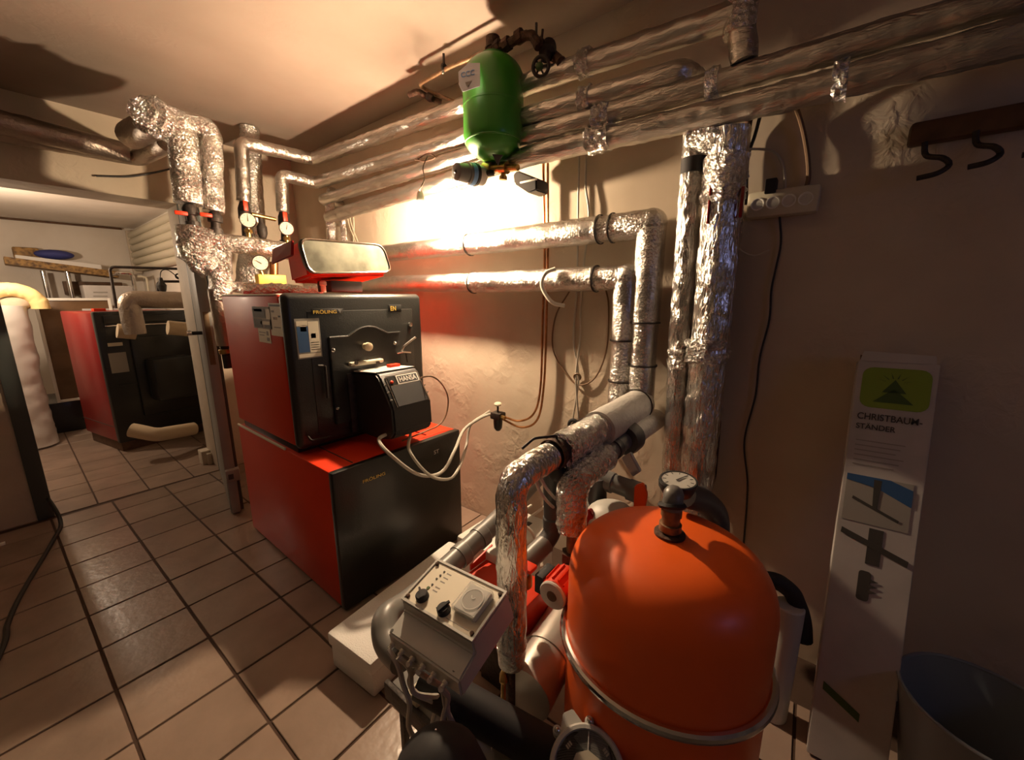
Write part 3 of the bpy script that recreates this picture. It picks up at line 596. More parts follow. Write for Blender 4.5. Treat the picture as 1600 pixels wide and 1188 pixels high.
# stuff on the boiler top
sp = thing('red_tool_case', 'red metal tool case with an olive grey lid, lying on the boiler top', 'case', (1.17, 2.15, 1.47))
YT = 1.90
q = [at(x, y, Y=YT) for x, y in ((464, 371), (600, 382), (614, 426), (481, 428))]
def rpoly(q, f=.1):
    out = []
    for i in range(4):
        a, b_, c_ = q[i-1], q[i], q[(i+1) % 4]; s, e = b_+(a-b_).normalized()*f*.45, b_+(c_-b_).normalized()*f*.45
        out += [s*(1-t)**2+b_*2*t*(1-t)+e*t*t for t in (0, .25, .5, .75, 1)]
    return out
cen = sum(q, V())/4
part('lid', 'lid', sp, prism, rpoly(q, .1), (0, .022, 0), .004)
part('lid_rim', 'chrome', sp, tube, rpoly([cen+(p-cen)*.96 for p in q], .1)+[rpoly([cen+(p-cen)*.96 for p in q], .1)[0]], .0045, seg=6, bend=.01, step=.05)
qb = [cen+(p-cen)*.93 for p in q]
bt = [at(x, y, Y=YT+.30) for x, y in ((446, 388), (560, 392), (566, 440), (458, 441))]
bm = B(); f0 = [V((p.x, YT+.02, p.z)) for p in qb]; f0[2].z -= .02; f0[3].z -= .02; f1 = [V((.92, 2.16, 1.642)), V((1.32, 2.16, 1.652)), V((1.27, 2.16, 1.474)), V((.93, 2.16, 1.474))]
va_ = [bm.verts.new(p) for p in f0]; vb_ = [bm.verts.new(p) for p in f1]
bm.faces.new(va_); bm.faces.new(vb_[::-1])
for i in range(4): bm.faces.new((va_[i], vb_[i], vb_[(i+1) % 4], va_[(i+1) % 4]))
bmesh.ops.recalc_face_normals(bm, faces=bm.faces[:]); bmesh.ops.bevel(bm, geom=bm.edges[:], offset=.014, segments=3, affect='EDGES')
obj('case_body', bm, 'red', sp)
part('end_flap', 'dred', sp, prism, [V((.860, 1.95, 1.658)), V((.860, 2.16, 1.637)), V((.851, 2.18, 1.561)), V((.856, 1.96, 1.590))], (.012, 0, 0), .004)
b = B(); box(b, at(518, 456, Y=1.93), at(566, 440, Y=1.93)+V((0, .14, .0)), .006)
tag(obj('support_block', b, 'blackp'), 'dark block propping the red tool case on the boiler top', 'block')
b = B(); lathe(b, at(506, 457, Y=1.95), (0, 0, 1), [(0, .012), (.03, .012), (.034, .016), (.05, .016), (.055, .008)], 12)
tag(obj('sensor_cap', b, 'cream'), 'small cream cap standing left of the dark block on the boiler', 'cap')
b = B(); tube(b, [V((.80, 2.45, 1.435)), V((.95, 2.42, 1.45)), V((1.08, 2.40, 1.44)), V((1.2, 2.40, 1.45))], .03, seg=14, amp=.3, fr=40, step=.012, smooth=True)
tag(obj('foil_remnant', b, 'foil2'), 'strip of crumpled foil lying on the boiler top behind the tool case', 'foil')

# ---------------------------------------------------------------- hoses and cables on the boiler
def cable(label, pts, r, m, name='cable', cat='cable', step=.015):
    b = B(); tube(b, pts, r, seg=8, smooth=True, step=step); return tag(obj(name, b, m), label, cat)
fx = at(778, 652, X=1.66)
cable('front grey oil hose sagging from the wall filter to under the burner', [fx+V((-.02, .03, .02)), at(750, 654, X=1.60), at(725, 672, X=1.50), at(710, 705, Y=1.42), at(690, 738, Y=1.40), at(655, 742, Y=1.40), at(615, 715, Y=1.42), at(592, 688, Y=1.50), V((1.08, 1.60, .76))], .0085, 'cable', 'oil_hose', 'hose')
cable('darker oil hose behind the front one, from the wall filter to the burner', [fx+V((-.01, .05, .03)), at(757, 648, X=1.63), at(735, 665, X=1.56), at(728, 700, X=1.50), at(715, 735, Y=1.38), at(700, 749, Y=1.38), at(670, 742, Y=1.38), at(640, 705, Y=1.44), V((1.16, 1.56, .74))], .0075, 'cable', 'oil_hose', 'hose')
cable('thin brown cable looping from the burner side to the boiler top', [V((1.245, 1.62, .99)), at(672, 588, Y=1.50), at(690, 600, Y=1.55), at(700, 622, Y=1.6), at(697, 648, Y=1.6), at(686, 664, Y=1.6), at(668, 673, Y=1.6), V((1.15, 1.62, .69))], .004, 'brcable')
ff = thing('oil_filter', 'small black oil filter with a tap on the wall', 'filter', fx-V((0, 0, .08)))
part('bowl', 'blackp', ff, lathe, fx-V((0, 0, .01)), (0, 0, -1), [(0, .026), (.03, .026), (.055, .023), (.07, .012), (.072, 0)], 18)
part('head', 'iron', ff, box, fx-V((.03, .035, .01)), fx+V((.03, .035, .03)), .006)
part('knob_stem', 'iron', ff, cyl, fx+V((0, 0, .03)), fx+V((0, 0, .075)), .006)
part('knob', 'beige', ff, lathe, fx+V((0, 0, .072)), (-.15, -.1, 1), [(0, .02), (.008, .022), (.012, .018)], 16)
part('inlet_nut', 'brass', ff, lathe, fx+V((-.01, .03, .01)), (0, 1, .1), [(0, .012), (.03, .012)], 6)
part('outlet_nut', 'brass', ff, lathe, fx+V((-.01, -.03, .01)), (0, -1, -.1), [(0, .012), (.03, .012)], 6)
XC = 1.715
cable('left copper oil line down the wall to the filter', [at(849, 255, X=XC), at(851, 400, X=XC), at(848, 500, X=XC), at(845, 600, X=XC), at(835, 645, X=XC), at(812, 658, X=1.70), fx+V((0, -.04, .01))], .006, 'copper', 'copper_line', 'pipe')
cable('right copper oil line down the wall to the filter', [at(856, 255, X=XC), at(856, 400, X=XC), at(854, 500, X=XC), at(850, 600, X=XC), at(840, 655, X=XC), at(815, 668, X=1.70), fx+V((0, -.03, -.005))], .006, 'copper', 'copper_line', 'pipe')
cable('left light cable rising from the upper duct to the foil pipes', [at(905, 240, X=1.73), at(904, 290, X=1.73), at(903, 350, X=1.73), at(901, 450, X=1.74), at(896, 530, X=1.74), at(904, 590, X=1.735), at(895, 655, X=1.74)], .005, 'cable')
cable('right light cable rising from the upper duct to the foil pipes', [at(916, 240, X=1.73), at(915, 290, X=1.73), at(920, 345, X=1.73), at(908, 450, X=1.74), at(906, 530, X=1.74), at(900, 590, X=1.732), at(904, 655, X=1.74)], .005, 'cable')
cable('dark line in a wide loop on the wall below the lower duct', [at(890, 455, X=1.742), at(868, 495, X=1.742), at(864, 545, X=1.742), at(885, 585, X=1.738), at(905, 602, X=1.735), at(930, 590, X=1.738), at(948, 545, X=1.742), at(951, 480, X=1.742), at(946, 450, X=1.742)], .004, 'brcable')  # thin brown tube laid in a wide loop on the wall
b = B(); torus(b, at(902, 589, X=1.735), (1, .2, .3), .016, .006, 20, 6); tag(obj('cable_knot', b, 'brcable'), 'knot of brown cord tying the wall cables together', 'knot')
# thin sensor wires on the corner above the tool case
for i, (x0, x1) in enumerate(((545, 558), (549, 562), (553, 552))):
    cable(('leftmost', 'middle', 'rightmost')[i]+' of the three thin beige wires on the wall beside the corner foil pipe', [at(x0-2, 330, X=1.735), at(x0, 350, X=1.735), at(x1, 385, X=1.735)], .003, 'beige')['group'] = 'thin wires in the room corner'

# ================================================================ bulb
bp_ = at(658, 336, X=1.46)
lb = thing('light_bulb', 'bare lit bulb hanging from a wire above the wall ducts', 'lamp', bp_)
g_ = part('bulb_glass', 'bulbg', lb, lathe, bp_-V((0, 0, .034)), (0, 0, 1), [(0, 0), (.004, .014), (.014, .026), (.03, .031), (.045, .027), (.06, .016), (.066, .014)], 20)
part('socket', 'white', lb, lathe, bp_+V((0, 0, .033)), (0, 0, 1), [(0, .018), (.01, .022), (.05, .021), (.075, .016), (.09, .007)], 20)
part('cord', 'rope', lb, tube, [bp_+V((0, 0, .12)), at(656, 300, X=1.47), at(662, 282, X=1.48), at(660, 262, X=1.49), at(664, 240, X=1.52)], .003, seg=6, smooth_=0) if False else None
b = B(); tube(b, [bp_+V((0, 0, .12)), at(656, 296, X=1.43), at(663, 280, X=1.45), at(661, 262, X=1.465), at(668, 244, X=1.50)], .003, seg=6, smooth=True, step=.01); obj('cord', b, 'rope', lb)
cable('rusty wire twisted around the foil pipes above the bulb', [at(652, 250, X=1.50), at(668, 240, X=1.49), at(680, 246, X=1.49), at(664, 252, X=1.49), at(648, 249, X=1.50)], .003, 'rust', 'tie_wire', 'wire')

# ================================================================ green vessel and its pipework
gx = at(771, 170, d=1.75); GX, GY = gx.x, gx.y; zt_, zb_ = at(770, 88, X=GX).z, at(778, 250, X=GX).z; GR = wpx(gx, 98)/2*.96
gv = thing('expansion_vessel', 'small green expansion vessel hanging below the ceiling', 'tank', (GX, GY, zb_))
hh = zt_-zb_; k_ = GR*.72
prof = [(0, 0)]+[(k_-k_*math.cos(a), GR*math.sin(a)) for a in [math.pi/2*i/8 for i in range(1, 9)]]
prof += [(hh*.50, GR), (hh*.505, GR*1.012), (hh*.515, GR*1.012), (hh*.52, GR)]
prof += [(hh-k_+k_*math.sin(a), GR*math.cos(a)) for a in [math.pi/2*i/8 for i in range(0, 8)]]+[(hh, 0)]
part('shell', 'green', gv, lathe, (GX, GY, zb_), (0, 0, 1), prof, 48, False)
part('lower_seam', 'green', gv, torus, (GX, GY, zb_+k_*.75), (0, 0, 1), GR*.95, .004)
part('top_collar', 'green', gv, lathe, (GX, GY, zt_-.012), (0, 0, 1), [(0, .055), (.012, .055), (.016, .045)], 24)
dt = V((C0.x-GX, C0.y-GY, 0)).normalized(); rt_ = V((0, 0, 1)).cross(dt)
def gpt(u, z, k=1.006): o = dt*math.cos(u)+rt_*math.sin(u); return V((GX, GY, z))+o*GR*k
LD = (gpt(math.radians(-62), zt_-.1)-C0).dot(FW)-.07
lb2 = part('label_tag', 'lens', gv, prism, [at(x, y, d=LD) for x, y in ((716, 112), (732, 98), (750, 98), (750, 134), (723, 143), (717, 132))], FW*.004, .001)
lr = (at(750, 107, d=LD)-at(718, 115, d=LD)).normalized(); lu = (at(732, 98, d=LD)-at(734, 130, d=LD)).normalized()
text('label_glare', 'CCC', at(731, 115, d=LD-.002), lr, lu, .022, 'ltblue', lb2, .056)  # bluish window glare on the tag, drawn as pale blue letters
part('label_mark', 'greyp', lb2, prism, [at(x, y, d=LD-.002) for x, y in ((727, 129), (737, 126), (731, 137))], -FW*.001, smooth=0)
pt = at(779, 240, X=GX-.08)
part('warning_mark', 'rubber', gv, prism, [at(769, 241, X=GX-.075), at(785, 242, X=GX-.075), at(777, 258, X=GX-.075)], (.004, 0, 0), smooth=0)
# iron pipework above
zt2 = zt_+.03
pw = thing('iron_pipework', 'rusty iron pipe and tee carrying the green vessel from the ceiling', 'pipe', (GX, GY, zt_))
Xg = GX
tee = at(772, 76, X=Xg)
part('tee', 'rust', pw, lathe, V((GX, GY, zt_-.005)), (0, 0, 1), [(0, .026), (.035, .024), (.035, .03), (.075, .03)], 14)
part('arm', 'rust', pw, tube, [at(762, 78, X=Xg), at(788, 72, X=Xg), at(815, 57, X=Xg), at(833, 54, X=Xg), at(842, 74, X=Xg)], .018, bend=.03, amp=.12, fr=60, step=.01)
for (x, y) in ((778, 74), (792, 70), (812, 58)): part('fitting', 'rust', pw, lathe, at(x, y, X=Xg)-V((0, .015, -.004)), (0, -1, .1) if 0 else (0, 1, -.15), [(0, .026), (.03, .026)], 8)
part('hanger', 'iron', pw, tube, [at(838, 36, X=Xg), at(838, 70, X=Xg)], .005)
part('hanger', 'iron', pw, tube, [at(848, 46, X=Xg+.02), at(846, 66, X=Xg+.02)], .005)
part('wall_arm', 'rust', pw, tube, [at(842, 66, X=Xg), at(862, 85, X=Xg+.1), at(878, 98, X=1.52)], .02, amp=.12, fr=60, step=.01)
part('thin_arm', 'bronze', pw, tube, [at(764, 79, X=Xg), at(700, 106, X=Xg), at(655, 132, X=Xg), at(665, 140, X=Xg+.08), at(718, 163, X=1.53)], .009, bend=.03)
part('clamp_rod', 'iron', pw, tube, [at(693, 84, X=Xg), at(694, 108, X=Xg)], .006)
part('pipe_clamp', 'iron', pw, torus, at(694, 106, X=Xg), (0, 1, 0), .014, .006, 18, 6)
part('clamp_screw', 'chrome', pw, sphere, at(692, 113, X=Xg), .009)
part('branch_tap', 'rust', pw, tube, [at(640, 148, X=Xg+.02), at(654, 143, X=Xg+.02), at(668, 152, X=Xg+.06), at(690, 160, X=Xg+.12)], .014, bend=.02, amp=.15, fr=60, step=.01)
part('tap_body', 'iron', pw, lathe, at(668, 150, X=Xg+.05), (0, -.8, -.5), [(0, .012), (.01, .02), (.03, .02), (.05, .012)], 12)
gvv = thing('shutoff_valve', 'dark iron valve with a round handwheel right of the green vessel', 'valve', at(855, 80, X=Xg+.04))
part('body', 'iron', gvv, lathe, at(858, 70, X=Xg+.06), at(850, 100, X=Xg)-at(858, 70, X=Xg+.06), [(0, .028), (.02, .034), (.05, .034), (.06, .02), (.09, .014)], 14)
part('handwheel', 'iron', gvv, torus, at(845, 104, X=Xg-.02), (-.85, -.3, -.2), .032, .007, 24, 8)
part('wheel_hub', 'dlime', gvv, sphere, at(843, 104, X=Xg-.02), .016)
for a in range(3):
    fr_ = frame_of((-.85, -.3, -.2)); d_ = fr_ @ V((math.cos(a*1.05), math.sin(a*1.05), 0)); part('spoke', 'iron', gvv, cyl, at(843, 104, X=Xg-.02)-d_*.03, at(843, 104, X=Xg-.02)+d_*.03, .004, 8)
# valves below the vessel
ac = thing('valve_actuator', 'grey round valve actuator with a blue band below the green vessel', 'valve', at(740, 275, X=1.40))
a0, a1 = at(712, 268, X=1.34), at(758, 276, X=1.50)
part('motor', 'grey', ac, lathe, a0, a1-a0, [(0, .030), (.004, .037), (.055, .040), (.058, .046), (.10, .046), (.102, .042)], 28)
part('blue_band', 'ltblue', ac, lathe, a0+(a1-a0).normalized()*.070, a1-a0, [(0, .0465), (.0, .0475), (.022, .0475), (.022, .0465)], 28, False)
part('clamp_ring', 'blackp', ac, lathe, a0+(a1-a0).normalized()*.095, a1-a0, [(0, .046), (.0, .050), (.012, .050), (.012, .046)], 28, False)
part('base', 'lgrey', ac, lathe, a0+(a1-a0).normalized()*.107, a1-a0, [(0, .044), (.04, .042), (.05, .03)], 28)
part('hub', 'dgrey', ac, sphere, a0, .008)
part('wire_loop', 'wcable', ac, tube, [a0+V((0, .02, -.02)), at(708, 290, X=1.36), at(722, 297, X=1.38), at(735, 290, X=1.40)], .002, seg=6)
va2 = thing('brass_valves', 'row of brass fittings on the lowest long foil pipe below the green vessel', 'valve', at(780, 268, X=1.50))
part('body', 'brass', va2, lathe, at(757, 263, X=1.50), at(802, 262, X=1.50)-at(757, 263, X=1.50), [(0, .014), (.0, .026), (.05, .028), (.052, .018), (.10, .018), (.10, .026), (.14, .026), (.14, .014), (.20, .014)], 14)
part('stem', 'iron', va2, tube, [at(756, 272, X=1.47), at(772, 270, X=1.50)], .014)
part('drain', 'brass', va2, lathe, at(787, 264, X=1.50), (0, .1, -1), [(0, .012), (.03, .012), (.03, .018), (.045, .018)], 10)
wd = thing('wall_sensor', 'small black wedge-shaped housing on the wall right of the brass fittings', 'box', at(822, 285, X=1.72))
pw_ = [at(x, y, X=1.60) for x, y in ((801, 272), (808, 266), (838, 278), (838, 297), (826, 302), (803, 287))]
part('housing', 'blackp', wd, prism, pw_, (.10, 0, 0), .006)
part('cover_strip', 'white', wd, box, at(812, 284, X=1.585), at(838, 281, X=1.585)+V((.008, 0, 0)), .002)

# ================================================================ orange vessel
TX, TY, TR = .922, .238, .240
ov = thing('expansion_vessel', 'large orange expansion vessel in the foreground with a steel clamp ring', 'tank', (TX, TY, 0))
zt3 = .835; hd_ = .135
pr = [(0, TR*.6), (.03, TR*.9), (.06, TR)] + [(.33, TR), (zt3-hd_, TR)] + [(zt3-hd_+hd_*math.sin(a)**.95, TR*math.cos(a)**.55) for a in [math.pi/2*i/16 for i in range(1, 16)]]+[(zt3, 0)]
part('shell', 'orange', ov, lathe, (TX, TY, 0.0), (0, 0, 1), pr, 72)
part('clamp_ring', 'chrome', ov, torus, (TX, TY, .535), (.06, .0, 1), TR+.008, .011, 64, 10)
part('ring_screw', 'chrome', ov, cyl, V((TX, TY, .50))+V((.62, -.785, 0))*TR*1.02, V((TX, TY, .52))+V((.62, -.785, 0))*TR*1.18, .012)
part('ring_lug', 'beige', ov, box, V((TX, TY, .44))+V((.60, -.80, 0))*TR*1.05, V((TX, TY, .50))+V((.66, -.80, 0))*TR*1.15+V((.03, -.02, 0)), .004)
part('port_washer', 'rust', ov, lathe, (TX, TY, zt3-.008), (0, 0, 1), [(0, .030), (.0, .036), (.014, .036), (.016, .030)], 24)
part('port_pipe', 'bronze', ov, lathe, (TX, TY, zt3), (0, 0, 1), [(0, .020), (.012, .020), (.013, .026), (.03, .026), (.031, .021), (.05, .021), (.051, .024), (.07, .024)], 18)
# cock and gauge above
gy = thing('vessel_gauge', 'round gauge with a white face on a grey pipe tee above the orange vessel', 'gauge', (TX, TY, zt3+.07))
g0 = V((TX, TY, zt3+.065)); gt = at(1050, 782, X=TX+.03); gk = at(1062, 762, X=1.00)
part('elbow_pipe', 'grey', gy, tube, [g0, g0+V((.005, 0, .04)), at(1052, 775, X=.965), at(1062, 766, X=1.0)], .024, bend=.02)
part('pipe_clip', 'rubber', gy, torus, g0+V((0, 0, .012)), (.3, .2, 1), .026, .007, 20, 6)
gc = at(1060, 751, X=.99)
part('gauge_back', 'blackp', gy, lathe, gc-V((0, 0, .035)), (-.05, .05, 1), [(0, .035), (.02, .045), (.033, .045)], 28)
dial('', gc, (-.1, -.02, 1), .046, parent=gy, rim='blackp', depth=.012, face='lgrey', needle=.6)
# grey plastic pipes behind the vessel
def ppipe(label, pts, r, m='grey', joints=(), bend=.06, name='plastic_pipe'):
    t = thing(name, label, 'pipe', pts[0]); part('pipe_wall', m, t, tube, pts, r, seg=20, bend=bend, step=.03)
    for p, ax in joints: part('socket_ring', m, t, lathe, V(p)-V(ax).normalized()*.02, ax, [(0, r), (.0, r*1.14), (.035, r*1.14), (.04, r)], 22, False)
    return t
ppipe('thick dark grey pipe bending down behind the gauge at the right', [at(1066, 772, X=1.05), at(1100, 782, X=1.20), at(1122, 805, X=1.30), V((1.30, .18, .35))], .036, 'dgrey')
g1, g2 = at(905, 735, X=1.22), at(1005, 772, X=1.22)
p_ = ppipe('grey plastic pipe running behind the orange vessel top', [g1, g2], .032, 'grey', [(at(952, 753, X=1.22), (g2-g1)), (at(992, 768, X=1.22), (g2-g1))])
p2 = ppipe('dark grey plastic downpipe left of the small foil elbow', [at(862, 715, X=1.02), at(864, 832, X=1.02), at(846, 856, X=.97), at(808, 892, X=.86)], .030, 'dgrey', [(at(864, 815, X=1.02), (0, 0, 1))])
part('light_section', 'grey', p2, tube, [at(852, 850, X=.985), at(805, 895, X=.85)], .033, seg=20)
ppipe('dark grey tee below the pipe behind the orange vessel', [at(930, 745, X=1.2), at(930, 800, X=1.2), at(925, 830, X=1.15)], .040, 'dgrey', [(at(930, 790, X=1.2), (0, 0, 1))])
b = B(); box(b, at(985, 770, X=1.28), at(1012, 770, X=1.28)+V((.012, 0, .0)), .0)
b.free(); b = B(); prism(b, [at(x, y, X=1.25) for x, y in ((970, 716), (984, 708), (1000, 738), (988, 746))], (.02, 0, 0), .003)
obj('lever', b, 'lgrey', p_)
b = B(); prism(b, [at(x, y, X=1.12) for x, y in ((991, 760), (1003, 756), (1010, 774), (1006, 800), (989, 800))], (.018, 0, 0), .003)
obj('handle', b, 'orange', p_)
b = B(); prism(b, [at(x, y, X=1.05) for x, y in ((911, 800), (921, 797), (928, 810), (925, 840), (909, 840))], (.02, 0, 0), .003)
obj('handle', b, 'dred', p2)
b = B(); sphere(b, at(955, 812, X=1.12), .085, (1, 1, .7), 3); tag(obj('grey_dome', b, 'lgrey'), 'pale grey dome of a fitting just behind the orange vessel', 'fitting')
bw = thing('handwheel_valve', 'black round handwheel on the wall above the foil pipe', 'valve', at(897, 664, X=1.60))
part('wheel', 'blackp', bw, torus, at(896, 664, X=1.58), (-1, -.1, .1), .022, .009, 24, 8)
part('hub', 'iron', bw, lathe, at(896, 664, X=1.58), (1, 0, 0), [(0, .012), (.02, .012), (.175, .009)], 12)
b = B(); lathe(b, at(876, 735, X=.99), (-1, .1, .1), [(0, .02), (.01, .028), (.03, .028), (.035, .02)], 20); obj('end_cap', b, 'blackp', Hb)
# grey drain pipe with big elbow by the control box
ep = [at(775, 815, Y=.90), at(706, 880, Y=.90), at(640, 940, Y=.88), at(600, 966, Y=.85), at(604, 1004, Y=.80), at(630, 1030, Y=.72)]
dpn = ppipe('grey drainpipe with a wide elbow passing behind the control box', [V((1.55, .98, .60))]+ep, .036, 'grey', [(at(752, 838, Y=.90), V((1, 0, .15))), (at(722, 866, Y=.90), V((1, 0, .15)))], bend=.05)
cable('light cable strapped along the grey drainpipe', [at(830, 790, Y=.95), at(780, 822, Y=.95), at(740, 858, Y=.93), at(700, 905, Y=.88), at(690, 925, Y=.84)], .006, 'wcable')
cable('light cable arching over the white box behind the foil riser', [at(808, 815, Y=.85), at(830, 830, Y=.80), at(840, 860, Y=.76), at(847, 885, Y=.72)], .006, 'wcable')
cable('light cable on the wall running down to the drainpipe', [at(870, 775, X=1.3), at(840, 800, X=1.3), at(805, 822, X=1.25), at(740, 850, X=1.15)], .006, 'wcable')
ht = thing('temperature_probe', 'copper sensor clip with a beige wire under the foil riser bend', 'sensor', at(838, 750, Y=YH))
part('clip', 'brass', ht, box, at(833, 752, Y=YH-.02), at(842, 738, Y=YH-.02)+V((0, .02, 0)), .003)
bb = B(); tube(bb, [at(837, 750, Y=YH-.01), at(846, 772, Y=.60), at(865, 793, Y=.62), at(880, 795, Y=.64)], .005, smooth=True, step=.01); obj('wire', bb, 'cable', ht)
bb = B(); tube(bb, [at(843, 745, Y=YH-.01), at(856, 766, Y=.60), at(872, 783, Y=.62), at(885, 786, Y=.64)], .005, smooth=True, step=.01); obj('wire', bb, 'cable', ht)
# cabinet-like red box with white box behind
b = B(); box(b, (.84, .64, .25), (1.02, .90, .435), .006); t = thing('pump_housing', 'red metal housing behind the foil riser', 'housing', (.9, .75, 0)); obj('casing', b, 'red', t)
part('upper_flap', 'red', t, prism, [V((.90, .90, .435)), V((1.02, .90, .435)), V((1.02, .90, .475)), V((.90, .90, .455))], (0, .006, 0))
part('foot', 'iron', t, box, (.90, .74, 0), (1.0, .86, .252), .003)
b = B(); box(b, (.98, .80, 0), (1.30, 1.06, .47), .012); t = thing('white_storage_box', 'white box behind the foil riser under the grey pipe', 'box', (1.15, .93, 0)); obj('body', b, 'white', t)
part('hand_slot', 'dark', t, box, (1.17, .87, .469), (1.24, .89, .472), smooth=0)
# circulation pump
pf = at(863, 931, d=1.13); ax = V((1, .02, .02)).normalized()
pm = thing('circulation_pump', 'red ribbed circulation pump between the foil riser and the orange vessel', 'pump', pf)
part('motor', 'red', pm, lathe, pf, ax, [(0, .036), (.004, .042), (.09, .042), (.1, .034), (.14, .03)], 32)
part('end_ring', 'lgrey', pm, lathe, pf-ax*.004, ax, [(0, .016), (.0, .039), (.004, .042), (.012, .042)], 32)
part('end_hub', 'brown', pm, lathe, pf-ax*.006, ax, [(0, .015), (.004, .017)], 20)
for k in range(14):
    a = 2*math.pi*k/14; fr_ = frame_of(ax); o = fr_ @ V((math.cos(a), math.sin(a), 0)); s = fr_ @ V((-math.sin(a), math.cos(a), 0))
    part('cooling_fin', 'red', pm, prism, [pf+ax*.015+o*.040-s*.002, pf+ax*.015+o*.048-s*.002, pf+ax*.085+o*.048-s*.002, pf+ax*.085+o*.040-s*.002], s*.004, smooth=0)
part('pump_head', 'dred', pm, lathe, pf+ax*.13, ax, [(0, .04), (.01, .05), (.06, .05), (.07, .03)], 24)
part('terminal_box', 'rubber', pm, box, pf+V((.01, .04, -.03)), pf+V((.08, .07, .03)), .004)
# small red tap left of pump
rt3 = thing('red_tap', 'small red handled brass tap behind the foil riser', 'valve', at(825, 890, d=1.22))
part('body', 'brass', rt3, lathe, at(822, 893, d=1.24), (0, 0, -1), [(0, .012), (.02, .02), (.05, .02), (.06, .012)], 14)
part('handle', 'red', rt3, box, at(822, 893, d=1.2)-V((.02, .03, -.01)), at(822, 893, d=1.2)+V((.02, .02, .025)), .006)
# stainless flue
f0_, f1_ = V((.60, .475, .33)), V((1.30, .60, .33))
f0_ = at(828, 1072, Z=.31); f1_ = at(905, 940, Z=.31)
fu = thing('steel_pipe', 'shiny stainless steel pipe lying beside the orange vessel', 'pipe', f0_)
dx_ = (f1_-f0_).normalized(); part('tube', 'steel', fu, tube, [f0_-dx_*.03, f1_+dx_*.1], .078, seg=36, step=.05)
part('seam_ring', 'steel', fu, lathe, lerp(f0_, f1_, .25), dx_, [(0, .078), (.0, .082), (.012, .082), (.012, .078)], 36, False)
part('hose_behind', 'beige', fu, tube, [at(850, 985, Z=.34), at(893, 925, Z=.36)], .012)

# ================================================================ control box
cc = V((.572, .635, .685)); ex = V((.033, -.998, .061)).normalized(); ey = V((.962, .048, .27)); ey = (ey-ex*ey.dot(ex)).normalized(); en = ex.cross(ey)
def cp(x, y, k=0): return cc+ex*x+ey*y+en*k
cb = thing('heating_controller', 'light grey heating control box with two black knobs and a round timer', 'control box', cp(0, 0, -.085))
part('housing', 'lgrey', cb, prism, [cp(-.12, y, k) for y, k in ((.067, 0), (-.067, 0), (-.070, -.032), (-.128, -.042), (-.134, -.086), (.067, -.086))], ex*.24, .004)
bm = B()
for x0, x1, y0, y1 in ((-.12, .12, .061, .067), (-.12, .12, -.067, -.061), (-.12, -.114, -.061, .061), (.114, .12, -.061, .061)): prism(bm, [cp(x0, y0, 0), cp(x1, y0, 0), cp(x1, y1, 0), cp(x0, y1, 0)], en*.005)
obj('panel_rim', bm, 'lgrey', cb, 0)
part('face_panel', 'cream', cb, prism, [cp(-.113, -.06, 0), cp(.113, -.06, 0), cp(.113, .06, 0), cp(-.113, .06, 0)], en*.0015, smooth=0)
for x, y in ((-.108, .053), (.108, .053), (-.108, -.053), (.108, -.053)): part('screw', 'rust', cb, lathe, cp(x, y, .001), en, [(0, .005), (.006, .005), (.007, .003)], 10)
for x, y in ((-.112, -.12), (.095, -.115)): part('cover_screw', 'dark', cb, lathe, cp(x, y, -.042), en, [(0, .004), (.002, .004)], 10)
for x, y, a in ((-.070, -.038, 2.6), (.008, -.040, 1.2)):
    kb = part('knob', 'rubber', cb, lathe, cp(x, y, .0015), en, [(0, .0165), (.012, .0155), (.014, .013)], 24)
    d_ = ex*math.cos(a)+ey*math.sin(a); s_2 = -ex*math.sin(a)+ey*math.cos(a)
    part('pointer', 'rubber', kb, prism, [cp(x, y, .014)+s_2*.006-d_*.014, cp(x, y, .014)-s_2*.006-d_*.014, cp(x, y, .014)-s_2*.002+d_*.019, cp(x, y, .014)+s_2*.002+d_*.019], en*.006, smooth=0)
for i, (x, y, r_, m_) in enumerate(((-.072, .043, .0032, 'dark'), (-.074, .030, .0032, 'dark'), (-.076, .018, .0032, 'dark'), (-.074, -.002 if 0 else .0, .0032, 'dark'), (-.077, -.012, .005, 'dlime'))):
    part('indicator', m_, cb, lathe, cp(x, y, .0015), en, [(0, r_), (.002, r_*.8)], 12)
for y in (.043, .030, .018, .0, -.010):
    part('printed_line', 'greyp', cb, prism, [cp(-.062, y-.002, .0015), cp(-.046, y-.002, .0015), cp(-.046, y+.001, .0015), cp(-.062, y+.001, .0015)], en*.0004, smooth=0)
part('printed_line', 'greyp', cb, prism, [cp(.025, -.052, .0015), cp(.095, -.052, .0015), cp(.095, -.0505, .0015), cp(.025, -.0505, .0015)], en*.0004, smooth=0)
text('printed_lettering', 'HEIZUNGSREGELUNG', cp(.06, -.046, .0017), ex, ey, .004, 'greyp', cb, .06) if False else None
tmk = part('timer_base', 'lgrey', cb, prism, [cp(.032, -.030, .0015), cp(.098, -.030, .0015), cp(.098, .040, .0015), cp(.032, .040, .0015)], en*.016, .002)
part('timer_ring', 'white', tmk, torus, cp(.065, .006, .019), en, .026, .0016, 32, 6)
part('timer_disc', 'greyp', tmk, lathe, cp(.065, .006, .0175), en, [(0, .024), (.0015, .024)], 32)
part('timer_hand', 'white', tmk, tube, [cp(.058, .012, .0205), cp(.064, .004, .0205), cp(.071, .010, .0205)], .0012, seg=6)
part('timer_cover', 'clear', cb, prism, [cp(.029, -.034, .002), cp(.101, -.034, .002), cp(.101, .044, .002), cp(.029, .044, .002)], en*.024, .004)
